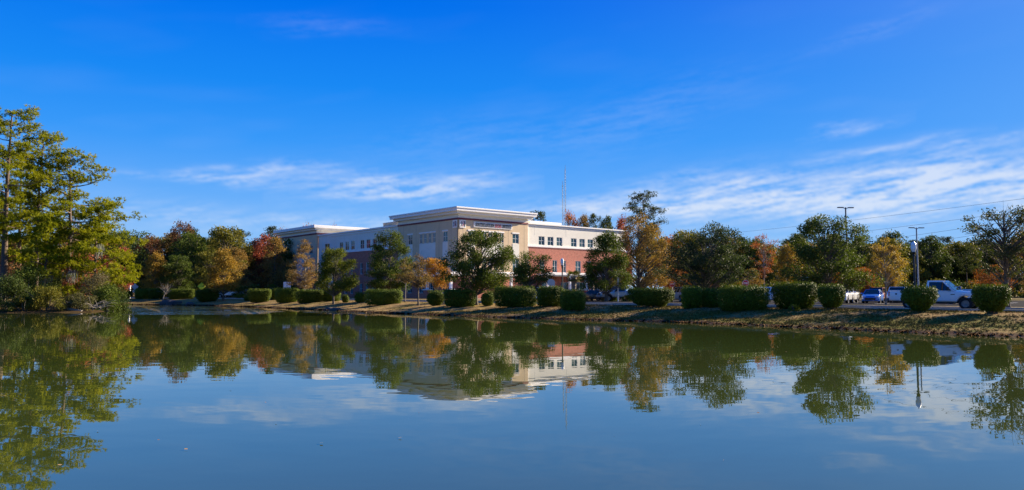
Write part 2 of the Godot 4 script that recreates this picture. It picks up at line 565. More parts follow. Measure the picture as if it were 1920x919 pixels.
func terrain_and_water() -> void:
	var xs := PackedFloat32Array()
	var ds := PackedFloat32Array()
	for q in [[-3500.0, -1200.0, 1150.0], [-1200.0, -200.0, 200.0], [-200.0, -110.0, 15.0], [-110.0, -60.0, 1.6], [-60.0, -28.0, 1.0], [-28.0, 40.0, 0.42], [40.0, 60.0, 2.0], [60.0, 120.0, 20.0], [120.0, 1200.0, 180.0], [1200.0, 3500.0, 1150.0]]:
		var x: float = q[0]
		while x < q[1] - q[2] * 0.4:
			xs.append(x)
			x += q[2]
	xs.append(3500.0)
	for q in [[-60.0, -8.0, 13.0], [-8.0, 30.0, 2.4], [30.0, 78.0, 0.42], [78.0, 142.0, 0.85], [142.0, 160.0, 3.0], [160.0, 300.0, 28.0], [300.0, 1300.0, 250.0], [1300.0, 4500.0, 1600.0]]:
		var d: float = q[0]
		while d < q[1] - q[2] * 0.4:
			ds.append(d)
			d += q[2]
	ds.append(4500.0)
	var nx := xs.size()
	var nd := ds.size()
	var v := PackedVector3Array()
	var c := PackedColorArray()
	var ix := PackedInt32Array()
	var n2 := FastNoiseLite.new()
	n2.seed = 41
	n2.frequency = 0.25
	n2.fractal_octaves = 4
	var mud := Vector3(0.115, 0.070, 0.045)
	var tan := Vector3(0.34, 0.235, 0.105)
	var litter := Vector3(0.245, 0.168, 0.07)
	var green := Vector3(0.15, 0.155, 0.032)
	var far := Vector3(0.085, 0.07, 0.03)
	for j in nd:
		for i in nx:
			var x := xs[i]
			var d := ds[j]
			var s := 60.0
			if x > -120.0 and x < 70.0 and d < 170.0:
				s = shore_distance(x, d) + edge_wobble(x, d)
			var y := bank_height(s) + bank_bumps(x, d, s)
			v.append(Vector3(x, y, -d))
			var g := n2.get_noise_2d(x, d)
			var g2 := n2.get_noise_2d(x * 4.0 + 90.0, d * 4.0)
			var east := clampf((x + 2.0) / 22.0, 0.0, 1.0)
			var col := tan.lerp(litter, clampf(0.35 + 0.5 * east + g, 0.0, 1.0))
			var wet := exp(-pow((s - 2.4) / 2.6, 2.0))
			col = col.lerp(green, clampf((0.12 + 0.75 * wet + 0.15) * east * 1.1 + 1.3 * g + 0.5 * g2 - 0.12, 0.0, 0.88))
			if s < 0.75:
				col = col.lerp(mud, clampf((0.75 - s) * 2.2 + g2, 0.0, 1.0))
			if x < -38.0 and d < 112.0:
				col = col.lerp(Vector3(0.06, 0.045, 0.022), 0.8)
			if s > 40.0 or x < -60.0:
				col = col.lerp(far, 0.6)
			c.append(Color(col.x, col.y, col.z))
	for j in nd - 1:
		for i in nx - 1:
			var a := j * nx + i
			for q in [a, a + nx, a + nx + 1, a, a + nx + 1, a + 1]:
				ix.append(q)
	var arr := []
	arr.resize(Mesh.ARRAY_MAX)
	arr[Mesh.ARRAY_VERTEX] = v
	arr[Mesh.ARRAY_COLOR] = c
	arr[Mesh.ARRAY_INDEX] = ix
	# normals from the height differences
	var nn := PackedVector3Array()
	nn.resize(v.size())
	for j in nd:
		for i in nx:
			var a := v[j * nx + maxi(i - 1, 0)]
			var b := v[j * nx + mini(i + 1, nx - 1)]
			var e := v[maxi(j - 1, 0) * nx + i]
			var f := v[mini(j + 1, nd - 1) * nx + i]
			nn[j * nx + i] = (b - a).cross(f - e).normalized() * 1.0
			if nn[j * nx + i].y < 0.0:
				nn[j * nx + i] = -nn[j * nx + i]
	arr[Mesh.ARRAY_NORMAL] = nn
	var m := ArrayMesh.new()
	m.add_surface_from_arrays(Mesh.PRIMITIVE_TRIANGLES, arr)
	tag(setting("ground", m, mats.soil), "brown leaf-strewn bank and grassy ground around the pond", "ground")
	tag(setting("pond_water", water_sheet(PackedVector2Array([Vector2(-90, -6), Vector2(62, -6), Vector2(62, 140), Vector2(-90, 140)]), 0.0, 24.0), mats.pond_water), "calm green-blue pond mirroring the trees and the building", "water")
	# a breeze ruffles the far corner of the pond in long streaks
	for q in [[Vector2(-35.5, 71), Vector2(-29, 69.5), Vector2(-23.5, 73), Vector2(-24, 80), Vector2(-29, 87), Vector2(-36, 86), Vector2(-40, 79)], [Vector2(-40.5, 82), Vector2(-35, 89), Vector2(-29.5, 90), Vector2(-33.5, 98), Vector2(-43, 108), Vector2(-51, 106), Vector2(-50, 95)], [Vector2(-52, 101), Vector2(-51, 109), Vector2(-46, 111.5), Vector2(-54, 119), Vector2(-61, 122), Vector2(-64, 116), Vector2(-58, 107)], [Vector2(-20, 77), Vector2(-13.5, 73.5), Vector2(-12.5, 75), Vector2(-20, 83.5), Vector2(-23, 82)]]:
		var pts := PackedVector2Array()
		for k in q.size():
			for step in 9:
				var p: Vector2 = q[k].lerp(q[(k + 1) % q.size()], step / 9.0)
				pts.append(p + Vector2(1.6 * hill.get_noise_2d(p.x, p.y), 2.2 * hill.get_noise_2d(p.y + 40.0, p.x)))
		if Geometry2D.triangulate_polygon(pts).is_empty():
			pts = PackedVector2Array(q)
		tag(setting("water_ripples", water_sheet(pts, 0.004, 9.0), mats.ruffled_water), "streak of wind-ruffled water near the far shore", "water", "wind streaks on the pond")

func water_sheet(pts: PackedVector2Array, y: float, tile: float) -> ArrayMesh:
	var st := SurfaceTool.new()
	st.begin(Mesh.PRIMITIVE_TRIANGLES)
	var order := Geometry2D.triangulate_polygon(pts)
	var turn := (pts[order[1]] - pts[order[0]]).cross(pts[order[2]] - pts[order[0]])
	if turn > 0.0:
		order.reverse()
	for k in order:
		st.set_normal(Vector3.UP)
		st.set_uv(Vector2(pts[k].x, -pts[k].y) / tile)
		st.add_vertex(Vector3(pts[k].x, y, -pts[k].y))
	st.generate_tangents()
	return st.commit()

# the line that runs at a distance from the far shore, from the right end to the left
func along_shore(off: float) -> PackedVector2Array:
	var line := PackedVector2Array([Vector2(44, 6), Vector2(36, 18), Vector2(29, 27), Vector2(23.5, 35.1), Vector2(18.9, 42.0), Vector2(12.0, 51.5), Vector2(0, 62.5), Vector2(-14.1, 78.0), Vector2(-24.0, 91.0), Vector2(-36.5, 107.0), Vector2(-47, 118), Vector2(-58, 127), Vector2(-71, 134), Vector2(-90, 142), Vector2(-130, 155)])
	var out := PackedVector2Array()
	for i in line.size():
		var t := (line[mini(i + 1, line.size() - 1)] - line[maxi(i - 1, 0)]).normalized()
		out.append(line[i] + Vector2(t.y, -t.x) * off)
	# soften the corners
	for pass_ in 2:
		var s := PackedVector2Array([out[0]])
		for i in out.size() - 1:
			s.append(out[i].lerp(out[i + 1], 0.25))
			s.append(out[i].lerp(out[i + 1], 0.75))
		s.append(out[out.size() - 1])
		out = s
	return out

func ribbon(a: PackedVector2Array, b: PackedVector2Array, y: float) -> ArrayMesh:
	var s := Soup.new()
	for i in a.size() - 1:
		s.quad(Vector3(a[i].x, y, -a[i].y), Vector3(a[i + 1].x, y, -a[i + 1].y), Vector3(b[i + 1].x, y, -b[i + 1].y), Vector3(b[i].x, y, -b[i].y))
		for k in 4:
			s.n[s.n.size() - 1 - k] = Vector3.UP
	return s.mesh()

func kerb(off: float, wide: float) -> ArrayMesh:
	var a := along_shore(off)
	var b := along_shore(off + wide)
	var s := Soup.new()
	for i in a.size() - 1:
		var lo := LAND - 0.05
		var hi := LAND + 0.11
		var p := func(q: Vector2, y: float): return Vector3(q.x, y, -q.y)
		s.quad(p.call(a[i], hi), p.call(a[i + 1], hi), p.call(b[i + 1], hi), p.call(b[i], hi))
		s.quad(p.call(a[i], lo), p.call(a[i + 1], lo), p.call(a[i + 1], hi), p.call(a[i], hi))
		s.quad(p.call(b[i], hi), p.call(b[i + 1], hi), p.call(b[i + 1], lo), p.call(b[i], lo))
	return s.mesh()

func flat(pts: PackedVector2Array, y: float) -> ArrayMesh:
	var s := Soup.new()
	for k in Geometry2D.triangulate_polygon(pts):
		s.ix.append(s.v.size())
		s.v.append(Vector3(pts[k].x, y, -pts[k].y))
		s.n.append(Vector3.UP)
	return s.mesh()

func roads() -> void:
	setting("road", ribbon(along_shore(11.9), along_shore(18.5), LAND + 0.008), mats.asphalt)
	setting("kerb", kerb(11.72, 0.18), mats.concrete)
	setting("kerb", kerb(18.5, 0.18), mats.concrete)
	# car park behind the road on the right, reached in front of the building
	setting("parking_lot", flat(PackedVector2Array([Vector2(2, 96), Vector2(24, 76.5), Vector2(41, 58), Vector2(56, 40), Vector2(92, 66), Vector2(74, 104), Vector2(40, 122), Vector2(18, 124)]), LAND + 0.006), mats.asphalt)
	# painted bay lines
	var s := Soup.new()
	for row in 2:
		for k in 12:
			var a := Vector2(17.5 + k * 2.35, 93.0 - k * 2.1) + Vector2(0.66, 0.75) * (row * 14.0)
			var b := a + Vector2(0.66, 0.75) * 5.2
			var w := Vector2(0.05, -0.045)
			s.quad(Vector3(a.x - w.x, LAND + 0.012, -(a.y - w.y)), Vector3(a.x + w.x, LAND + 0.012, -(a.y + w.y)), Vector3(b.x + w.x, LAND + 0.012, -(b.y + w.y)), Vector3(b.x - w.x, LAND + 0.012, -(b.y - w.y)))
	setting("road_markings", s.mesh(), mats.sign_white)
	# grass verge strip between the road and the car park is the ground itself; a paved walk leads along the building
	setting("pavement", flat(PackedVector2Array([Vector2(-14, 131), Vector2(-10, 127), Vector2(2, 126), Vector2(26, 146), Vector2(20, 150)]), LAND + 0.01), mats.concrete)

# ---------------------------------------------------------------- the office building
# facade: a wall of thickness `deep` facing +z with rectangular holes (x0, y0, x1, y1)
func facade(w: float, y0: float, y1: float, holes: Array, deep := 0.35) -> ArrayMesh:
	var xs := [0.0, w]
	var ys := [y0, y1]
	for h in holes:
		for x in [h[0], h[2]]:
			if not xs.has(x): xs.append(x)
		for y in [h[1], h[3]]:
			if y > y0 and y < y1 and not ys.has(y): ys.append(y)
	xs.sort()
	ys.sort()
	var s := Soup.new()
	for i in xs.size() - 1:
		for j in ys.size() - 1:
			var mx: float = (xs[i] + xs[i + 1]) / 2.0
			var my: float = (ys[j] + ys[j + 1]) / 2.0
			var open := false
			for h in holes:
				if mx > h[0] and mx < h[2] and my > h[1] and my < h[3]:
					open = true
			if not open:
				s.quad(Vector3(xs[i], ys[j], 0), Vector3(xs[i], ys[j + 1], 0), Vector3(xs[i + 1], ys[j + 1], 0), Vector3(xs[i + 1], ys[j], 0))
	for h in holes:
		var a: float = maxf(h[1], y0)
		var b: float = minf(h[3], y1)
		if b <= a: continue
		s.quad(Vector3(h[0], a, 0), Vector3(h[0], a, -deep), Vector3(h[0], b, -deep), Vector3(h[0], b, 0))
		s.quad(Vector3(h[2], a, -deep), Vector3(h[2], a, 0), Vector3(h[2], b, 0), Vector3(h[2], b, -deep))
		s.quad(Vector3(h[0], b, 0), Vector3(h[0], b, -deep), Vector3(h[2], b, -deep), Vector3(h[2], b, 0))
		s.quad(Vector3(h[0], a, -deep), Vector3(h[0], a, 0), Vector3(h[2], a, 0), Vector3(h[2], a, -deep))
	# top and ends
	s.quad(Vector3(0, y1, 0), Vector3(0, y1, -deep), Vector3(w, y1, -deep), Vector3(w, y1, 0))
	s.quad(Vector3(0, y0, -deep), Vector3(0, y1, -deep), Vector3(0, y1, 0), Vector3(0, y0, 0))
	s.quad(Vector3(w, y0, 0), Vector3(w, y1, 0), Vector3(w, y1, -deep), Vector3(w, y0, -deep))
	return s.mesh()

var pane_meshes := {}

# a window set in a hole: a white frame with glazing bars, each pane a sub-part
func window(parent: Node, h: Array, cols: int, rows: int, setback := 0.16) -> void:
	var w: float = h[2] - h[0]
	var t: float = h[3] - h[1]
	var key := "%.2f %.2f %d %d" % [w, t, cols, rows]
	var bar := 0.06
	if not pane_meshes.has(key):
		var s := Soup.new()
		s.box(Vector3(0, 0, 0), Vector3(bar, t, 0.09))
		s.box(Vector3(w - bar, 0, 0), Vector3(w, t, 0.09))
		s.box(Vector3(bar, 0, 0), Vector3(w - bar, bar, 0.088))
		s.box(Vector3(bar, t - bar, 0), Vector3(w - bar, t, 0.088))
		for k in range(1, cols):
			s.box(Vector3(w * k / cols - 0.025, bar, 0.01), Vector3(w * k / cols + 0.025, t - bar, 0.08))
		for k in range(1, rows):
			s.box(Vector3(bar, t * k / rows - 0.025, 0.012), Vector3(w - bar, t * k / rows + 0.025, 0.078))
		pane_meshes[key] = [s.mesh(), box_mesh(Vector3(0.02, 0.02, 0.025), Vector3(w / cols - 0.02, t / rows - 0.02, 0.04))]
	var glassy = mats["window_glass_%d" % (rng.randi() % 3)]
	var f = put("window", pane_meshes[key][0], mats.frame_white, parent, Vector3(h[0], h[1], -setback))
	for i in cols:
		for j in rows:
			put("pane", pane_meshes[key][1], glassy, f, Vector3(w * i / cols, t * j / rows, 0.0))

func building() -> void:
	var b = thing("office_building", "three-storey cream and red brick medical office building with flat white cornices", "building", Vector3(-9.80, LAND, -137.83), 40.08)
	var G := LAND
	# --- corner tower, tan stucco: right face along +x, left face along -z
	var lw := []
	for x in [[3.37, 4.86], [15.35, 16.9]]:
		lw.append([20.7 - x[1], 11.5 - G, 20.7 - x[0], 13.38 - G])
	var group4 := []
	for x in [[7.34, 8.24], [8.86, 9.74], [10.38, 11.28], [11.88, 12.76]]:
		group4.append([20.7 - x[1], 11.5 - G, 20.7 - x[0], 13.38 - G])
	var lower := []
	for y in [[6.2, 8.5], [1.9, 4.1]]:
		for x in [[3.37, 4.86], [7.34, 9.0], [11.0, 12.76], [15.35, 16.9]]:
			lower.append([20.7 - x[1], y[0] - G, 20.7 - x[0], y[1] - G])
	var all := lw + group4 + lower
	var up = part_wall(b, facade(20.7, 5.2 - G, 16.4 - G, all), mats.tan_stucco, Vector3(0, 0, -20.7), -90.0)
	for h in all:
		if h[1] > 4.3: window(up, h, 2, 2)
	var low = part_wall(b, facade(20.7, 0.0, 5.2 - G, all, 0.4), mats.brick, Vector3(-0.05, 0, -20.7), -90.0)
	for h in lower:
		if h[1] < 4.3: window(low, h, 2, 2)
	# white panels under the upper windows of the left face
	for x in [[7.3, 12.8], [3.3, 4.9], [15.3, 17.0]]:
		put("panel", box_mesh(Vector3(-0.04, 8.7 - G, -x[1]), Vector3(0.02, 11.44 - G, -x[0])), mats.white_stucco, b)
		put("window_head", box_mesh(Vector3(-0.07, 13.42 - G, -x[1] - 0.12), Vector3(0.02, 13.66 - G, -x[0] + 0.12)), mats.trim_white, b)
	var rw := []
	for x in [[2.3, 3.85], [5.6, 6.55], [7.0, 7.95], [8.4, 9.35], [9.8, 10.75], [12.95, 14.57]]:
		rw.append([x[0], 11.5 - G, x[1], 13.34 - G])
		rw.append([x[0], 6.2 - G, x[1], 8.5 - G])
	var r_up = part_wall(b, facade(16.85, 5.2 - G, 16.4 - G, rw), mats.tan_stucco, Vector3.ZERO, 0.0)
	for h in rw:
		window(r_up, h, 2, 2)
	for x in [[2.2, 3.95], [5.5, 10.85], [12.85, 14.67]]:
		put("window_head", box_mesh(Vector3(x[0], 13.38 - G, -0.02), Vector3(x[1], 13.62 - G, 0.07)), mats.trim_white, b)
		put("panel", box_mesh(Vector3(x[0] + 0.08, 8.7 - G, -0.02), Vector3(x[1] - 0.08, 11.44 - G, 0.04)), mats.white_stucco, b)
	part_wall(b, facade(16.85, 0.0, 5.2 - G, [], 0.4), mats.brick, Vector3(0, 0, 0.05), 0.0)
	put("string_course", box_mesh(Vector3(-0.16, 5.1 - G, -20.7), Vector3(16.9, 5.35 - G, 0.16)), mats.trim_white, b)
	# dark vent disc on the brick of the right face
	var vent := CylinderMesh.new()
	vent.top_radius = 0.72
	vent.bottom_radius = 0.72
	vent.height = 0.08
	var vd = put("medallion", vent, mats.dark_grey_metal, b, Vector3(16.0, 3.95 - G, 0.1))
	vd.rotation_degrees.x = 90
	for x in [1.05, 4.7, 11.85, 15.9]:
		put("control_joint", box_mesh(Vector3(x, 5.4 - G, -0.04), Vector3(x + 0.035, 15.3 - G, 0.006)), mats.dark_grey_metal, b)
	for x in [2.2, 6.1, 14.0, 18.6]:
		put("control_joint", box_mesh(Vector3(-0.006, 5.4 - G, -x - 0.035), Vector3(0.04, 15.3 - G, -x)), mats.dark_grey_metal, b)
	for x in [28.6, 38.4, 48.9]:
		put("control_joint", box_mesh(Vector3(0.342, 11.4 - G, -x - 0.035), Vector3(0.4, 15.0 - G, -x)), mats.grey_metal, b)
	put("downpipe", box_mesh(Vector3(17.05, 0.2, -0.34), Vector3(17.17, 15.1 - G, -0.2)), mats.trim_white, b)
	# burgundy band, frieze, stepped cornice, roof
	put("band", box_mesh(Vector3(-0.1, 15.38 - G, -20.8), Vector3(16.95, 15.68 - G, 0.1)), mats.burgundy, b)
	put("frieze", box_mesh(Vector3(-0.04, 15.68 - G, -20.74), Vector3(16.89, 16.5 - G, 0.04)), mats.white_stucco, b)
	put("cornice", box_mesh(Vector3(-0.75, 16.4 - G, -21.4), Vector3(17.6, 16.82 - G, 0.75)), mats.trim_white, b)
	var top_slab = put("roof", soft_box(Vector3(-1.3, 16.8 - G, -22.0), Vector3(18.15, 17.5 - G, 1.3), 0.06), mats.trim_white, b)
	put("roof_edge", soft_box(Vector3(-1.42, 17.28 - G, -22.12), Vector3(18.27, 17.56 - G, 1.42), 0.04), mats.trim_white, top_slab)
	# back walls of the tower so that it stays closed from the side
	put("back_wall", box_mesh(Vector3(16.45, 0, -20.7), Vector3(16.84, 16.4 - G, -0.4)), mats.tan_stucco, b)
	put("back_wall", box_mesh(Vector3(0.36, 0, -20.69), Vector3(16.4, 16.4 - G, -20.3)), mats.tan_stucco, b)
	# dark rooms behind the glass are closed by floors
	for y in [5.3, 10.2, 15.0]:
		put("floor_slab", box_mesh(Vector3(0.5, y - G, -20.2), Vector3(16.4, y + 0.2 - G, -0.5)), mats.concrete, b)
	# --- right wing: brick below, cream stucco above
	var ww := []
	for x in [20.06, 22.5, 24.98, 29.1, 31.55, 34.0, 38.2, 40.6]:
		ww.append([x - 16.85, 11.5 - G, x - 16.85 + 1.62, 13.25 - G])
	var wing = part_wall(b, facade(29.0, 11.0 - G, 15.5 - G, ww), mats.white_stucco, Vector3(16.85, 0, -0.35), 0.0)
	for h in ww:
		window(wing, h, 2, 2)
	var bw := []
	for x in [[20.2, 21.45], [23.7, 24.95], [26.3, 27.5], [30.2, 31.75], [33.6, 35.1], [38.0, 39.5], [41.5, 43.0]]:
		bw.append([x[0] - 17.3, 6.07 - G, x[1] - 17.3, 8.55 - G])
	var store := []
	for x in [[20.7, 24.4], [26.0, 29.6], [30.4, 34.2], [36.0, 39.0]]:
		store.append([x[0] - 17.3, 0.1, x[1] - 17.3, 4.1 - G])
	var brick = part_wall(b, facade(28.5, 0.0, 11.1 - G, bw + store), mats.brick, Vector3(17.3, 0, -0.2), 0.0)
	for h in bw:
		window(brick, h, 2, 2)
	for h in store:
		window(brick, h, 4, 2)
	put("string_course", box_mesh(Vector3(16.86, 11.06 - G, -0.6), Vector3(45.9, 11.36 - G, -0.1)), mats.trim_white, b)
	put("brick_ledge", box_mesh(Vector3(17.28, 10.9 - G, -0.3), Vector3(45.82, 11.05 - G, -0.12)), mats.burgundy, b)
	put("parapet_cap", box_mesh(Vector3(16.9, 15.5 - G, -0.95), Vector3(46.1, 15.75 - G, -0.05)), mats.trim_white, b)
	put("parapet_moulding", box_mesh(Vector3(16.9, 15.2 - G, -0.6), Vector3(46.0, 15.36 - G, -0.2)), mats.trim_white, b)
	for x in [18.9, 27.6, 36.6]:
		put("control_joint", box_mesh(Vector3(x, 13.4 - G, -0.4), Vector3(x + 0.04, 15.15 - G, -0.345)), mats.grey_metal, b)
	put("wing_roof", box_mesh(Vector3(16.9, 15.0 - G, -18.0), Vector3(45.8, 15.3 - G, -0.75)), mats.concrete, b)
	put("wing_end_wall", box_mesh(Vector3(45.45, 0, -18.0), Vector3(45.84, 15.5 - G, -0.72)), mats.brick, b)
	put("wing_back_wall", box_mesh(Vector3(17.0, 0, -18.3), Vector3(45.8, 15.5 - G, -18.0)), mats.white_stucco, b)
	put("penthouse", box_mesh(Vector3(18.6, 15.3 - G, -6.5), Vector3(27.2, 16.35 - G, -1.2)), mats.trim_white, b)
	# entrance canopy with columns on brick piers
	put("canopy", soft_box(Vector3(19.2, 5.25 - G, -0.1), Vector3(36.5, 5.75 - G, 2.9), 0.05), mats.trim_white, b)
	put("canopy_fascia", soft_box(Vector3(19.0, 5.45 - G, 2.7), Vector3(36.7, 5.95 - G, 3.1), 0.05), mats.trim_white, b)
	for x in [19.9, 26.0, 30.6, 35.9]:
		column(b, Vector3(x, 0, 2.4))
	# covered walk at the corner: two more columns that carry a short beam
	for p in [Vector3(-2.6, 0, 1.4), Vector3(10.4, 0, 2.6), Vector3(-2.6, 0, -6.0)]:
		column(b, p)
	put("canopy", soft_box(Vector3(-3.1, 5.25 - G, -6.5), Vector3(-0.2, 5.7 - G, 1.9), 0.05), mats.trim_white, b)
	put("canopy", soft_box(Vector3(3.0, 5.38 - G, 0.3), Vector3(11.0, 5.8 - G, 3.1), 0.05), mats.trim_white, b)
	# --- left wing
	var aw := []
	for x in [[44.9, 46.66], [42.14, 43.9], [39.5, 41.2], [35.24, 36.95], [32.54, 34.26], [29.83, 31.52], [25.9, 27.6], [23.2, 24.9], [51.6, 54.15]]:
		aw.append([57.4 - x[1], 11.55 - G, 57.4 - x[0], 13.48 - G])
	var lwing = part_wall(b, facade(36.7, 11.0 - G, 15.5 - G, aw), mats.white_stucco, Vector3(0.35, 0, -57.4), -90.0)
	for h in aw:
		window(lwing, h, 2, 2)
	var lb := []
	for x in [[45.4, 46.6], [42.5, 43.7], [39.7, 40.9], [35.5, 36.7], [32.8, 34.0], [30.0, 31.2], [26.2, 27.4], [23.4, 24.6]]:
		lb.append([49.0 - x[1], 6.0 - G, 49.0 - x[0], 8.5 - G])
		lb.append([49.0 - x[1], 1.7 - G, 49.0 - x[0], 4.0 - G])
	var lbrick = part_wall(b, facade(28.2, 0.0, 11.1 - G, lb), mats.brick, Vector3(0.2, 0, -49.0), -90.0)
	for h in lb:
		window(lbrick, h, 2, 2)
	part_wall(b, facade(8.4, 0.0, 11.0 - G, []), mats.white_stucco, Vector3(0.34, 0, -57.4), -90.0)
	put("string_course", box_mesh(Vector3(0.1, 11.0 - G, -49.1), Vector3(0.6, 11.36 - G, -20.75)), mats.trim_white, b)
	put("parapet_cap", box_mesh(Vector3(0.05, 15.5 - G, -57.4), Vector3(0.95, 15.8 - G, -20.8)), mats.trim_white, b)
	put("parapet_moulding", box_mesh(Vector3(0.18, 15.05 - G, -52.4), Vector3(0.5, 15.25 - G, -26.0)), mats.trim_white, b)
	put("wing_roof", box_mesh(Vector3(0.8, 15.0 - G, -57.3), Vector3(18.0, 15.3 - G, -20.8)), mats.concrete, b)
	put("wing_back_wall", box_mesh(Vector3(18.0, 0, -57.3), Vector3(18.3, 15.5 - G, -20.8)), mats.white_stucco, b)
	var ac = put("roof_unit", soft_box(Vector3(5.0, 15.3 - G, -35.2), Vector3(7.4, 17.3 - G, -28.4), 0.05), mats.tan_stucco, b)
	put("louvre", box_mesh(Vector3(4.96, 15.7 - G, -34.6), Vector3(5.02, 16.9 - G, -32.0)), mats.grey_metal, ac)
	put("cap", box_mesh(Vector3(4.9, 17.3 - G, -35.3), Vector3(7.5, 17.42 - G, -28.3)), mats.trim_white, ac)
	# --- far left tower
	var tw := []
	for x in [[76.7, 78.0]]:
		tw.append([79.0 - x[1], 14.5 - G, 79.0 - x[0], 15.6 - G])
	for y in [[11.4, 13.3], [7.4, 9.4]]:
		for x in [[73.2, 75.2], [66.6, 68.0], [64.4, 65.8], [59.6, 61.2]]:
			tw.append([79.0 - x[1], y[0] - G, 79.0 - x[0], y[1] - G])
	var far = part_wall(b, facade(21.6, 5.7 - G, 16.9 - G, tw), mats.tan_stucco, Vector3(-0.15, 0, -79.0), -90.0)
	for h in tw:
		window(far, h, 2, 2)
	part_wall(b, facade(21.6, 0.0, 5.7 - G, [], 0.4), mats.brick, Vector3(-0.2, 0, -79.0), -90.0)
	for x in [[64.2, 68.2], [73.0, 75.4]]:
		put("panel", box_mesh(Vector3(-0.19, 5.8 - G, -x[1]), Vector3(-0.1, 11.3 - G, -x[0])), mats.white_stucco, b)
	put("band", box_mesh(Vector3(-0.26, 15.95 - G, -79.1), Vector3(14.0, 16.3 - G, -57.3)), mats.burgundy, b)
	put("frieze", box_mesh(Vector3(-0.2, 16.3 - G, -79.05), Vector3(14.0, 17.1 - G, -57.35)), mats.white_stucco, b)
	put("tower_wall", box_mesh(Vector3(0.3, 15.3 - G, -78.9), Vector3(13.9, 16.0 - G, -57.4)), mats.tan_stucco, b)
	put("tower_end_wall", box_mesh(Vector3(0.3, 0, -79.0), Vector3(13.9, 15.3 - G, -78.6)), mats.tan_stucco, b)
	put("cornice", box_mesh(Vector3(-0.9, 17.0 - G, -79.7), Vector3(14.6, 17.4 - G, -56.7)), mats.trim_white, b)
	put("roof", soft_box(Vector3(-1.5, 17.4 - G, -80.3), Vector3(15.2, 18.1 - G, -56.1), 0.06), mats.trim_white, b)
	# --- lettering boards on the corner tower
	var sign1 = put("name_board", soft_box(Vector3(3.45, 14.1 - G, 0.02), Vector3(12.76, 15.14 - G, 0.14), 0.03), mats.trim_white, b)
	sign1.set_meta("label", "long white name board with black and red lettering")
	var face = put("board_face", box_mesh(Vector3(3.62, 14.24 - G, 0.13), Vector3(12.59, 15.0 - G, 0.15)), mats.white_stucco, sign1)
	letters(sign1, "SOUTHEASTERN", Vector3(3.85, 14.29 - G, 0.15), 4.4, 0.66, mats.letter_black)
	letters(sign1, "SPINE", Vector3(8.42, 14.29 - G, 0.15), 1.66, 0.66, mats.letter_red)
	letters(sign1, "INSTITUTE", Vector3(10.26, 14.29 - G, 0.15), 2.25, 0.66, mats.letter_black)
	var sb = put("logo_board", soft_box(Vector3(0.22, 13.85 - G, 0.02), Vector3(1.62, 15.3 - G, 0.14), 0.03), mats.trim_white, b)
	logo(sb, Vector3(0.4, 14.08 - G, 0.14), 0.0)
	var sc = put("logo_board", soft_box(Vector3(-0.14, 13.85 - G, -1.62), Vector3(-0.02, 15.3 - G, -0.22), 0.03), mats.trim_white, b)
	logo(sc, Vector3(-0.14, 14.08 - G, -1.46), -90.0)

func part_wall(b: Node, mesh: Mesh, m: Material, at: Vector3, turn: float):
	var o = put("wall", mesh, m, b, at)
	o.rotation_degrees.y = turn
	return o

func column(b: Node, p: Vector3) -> void:
	var pier = put("pier", box_mesh(p + Vector3(-0.55, 0, -0.55), p + Vector3(0.55, 1.5, 0.55)), mats.brick, b)
	put("pier_cap", soft_box(p + Vector3(-0.68, 1.5, -0.68), p + Vector3(0.68, 1.72, 0.68), 0.04), mats.trim_white, pier)
	put("shaft", soft_box(p + Vector3(-0.24, 1.72, -0.24), p + Vector3(0.24, 4.32, 0.24), 0.04), mats.trim_white, pier)
	put("capital", soft_box(p + Vector3(-0.4, 4.05, -0.4), p + Vector3(0.4, 4.3, 0.4), 0.04), mats.trim_white, pier)

func letters(parent: Node, text: String, at: Vector3, wide: float, tall: float, m: Material) -> void:
	var t := TextMesh.new()
	var f := SystemFont.new()
	f.font_names = PackedStringArray(["Droid Serif"])
	f.font_weight = 700
	t.font = f
	t.text = text
	t.font_size = 64
	t.pixel_size = 0.01
	t.depth = 0.05
	t.horizontal_alignment = HORIZONTAL_ALIGNMENT_LEFT
	t.vertical_alignment = VERTICAL_ALIGNMENT_BOTTOM
	var box := t.get_aabb()
	var o = put("lettering", t, m, parent, Vector3.ZERO)
	var k := Vector3(wide / maxf(box.size.x, 0.01), tall / maxf(box.size.y, 0.01), 1.0)
	o.scale = k
	o.position = at - Vector3(box.position.x * k.x, box.position.y * k.y, -0.02)

# the emblem: two leaning S strokes and an upright, black, red and dark
func logo(parent: Node, at: Vector3, turn: float) -> void:
	var k := 0
	for q in [[0.0, mats.letter_black], [0.33, mats.letter_red], [0.68, mats.letter_black]]:
		var s := Soup.new()
		var path := [Vector2(0.30, 0.98), Vector2(0.08, 0.72), Vector2(0.30, 0.40), Vector2(0.02, 0.0)] if k < 2 else [Vector2(0.14, 0.98), Vector2(0.14, 0.0)]
		for i in path.size() - 1:
			var a: Vector2 = path[i]
			var b: Vector2 = path[i + 1]
			var w := 0.13 if k < 2 else 0.24
			s.quad(Vector3(q[0] + a.x, a.y, 0.03), Vector3(q[0] + a.x + w, a.y, 0.03), Vector3(q[0] + b.x + w, b.y, 0.03), Vector3(q[0] + b.x, b.y, 0.03))
			s.quad(Vector3(q[0] + a.x, a.y, 0.03), Vector3(q[0] + b.x, b.y, 0.03), Vector3(q[0] + b.x, b.y, 0.0), Vector3(q[0] + a.x, a.y, 0.0))
			s.quad(Vector3(q[0] + a.x + w, a.y, 0.0), Vector3(q[0] + b.x + w, b.y, 0.0), Vector3(q[0] + b.x + w, b.y, 0.03), Vector3(q[0] + a.x + w, a.y, 0.03))
		var o = put("lettering", s.mesh(), q[1], parent, at)
		o.rotation_degrees.y = turn
		k += 1

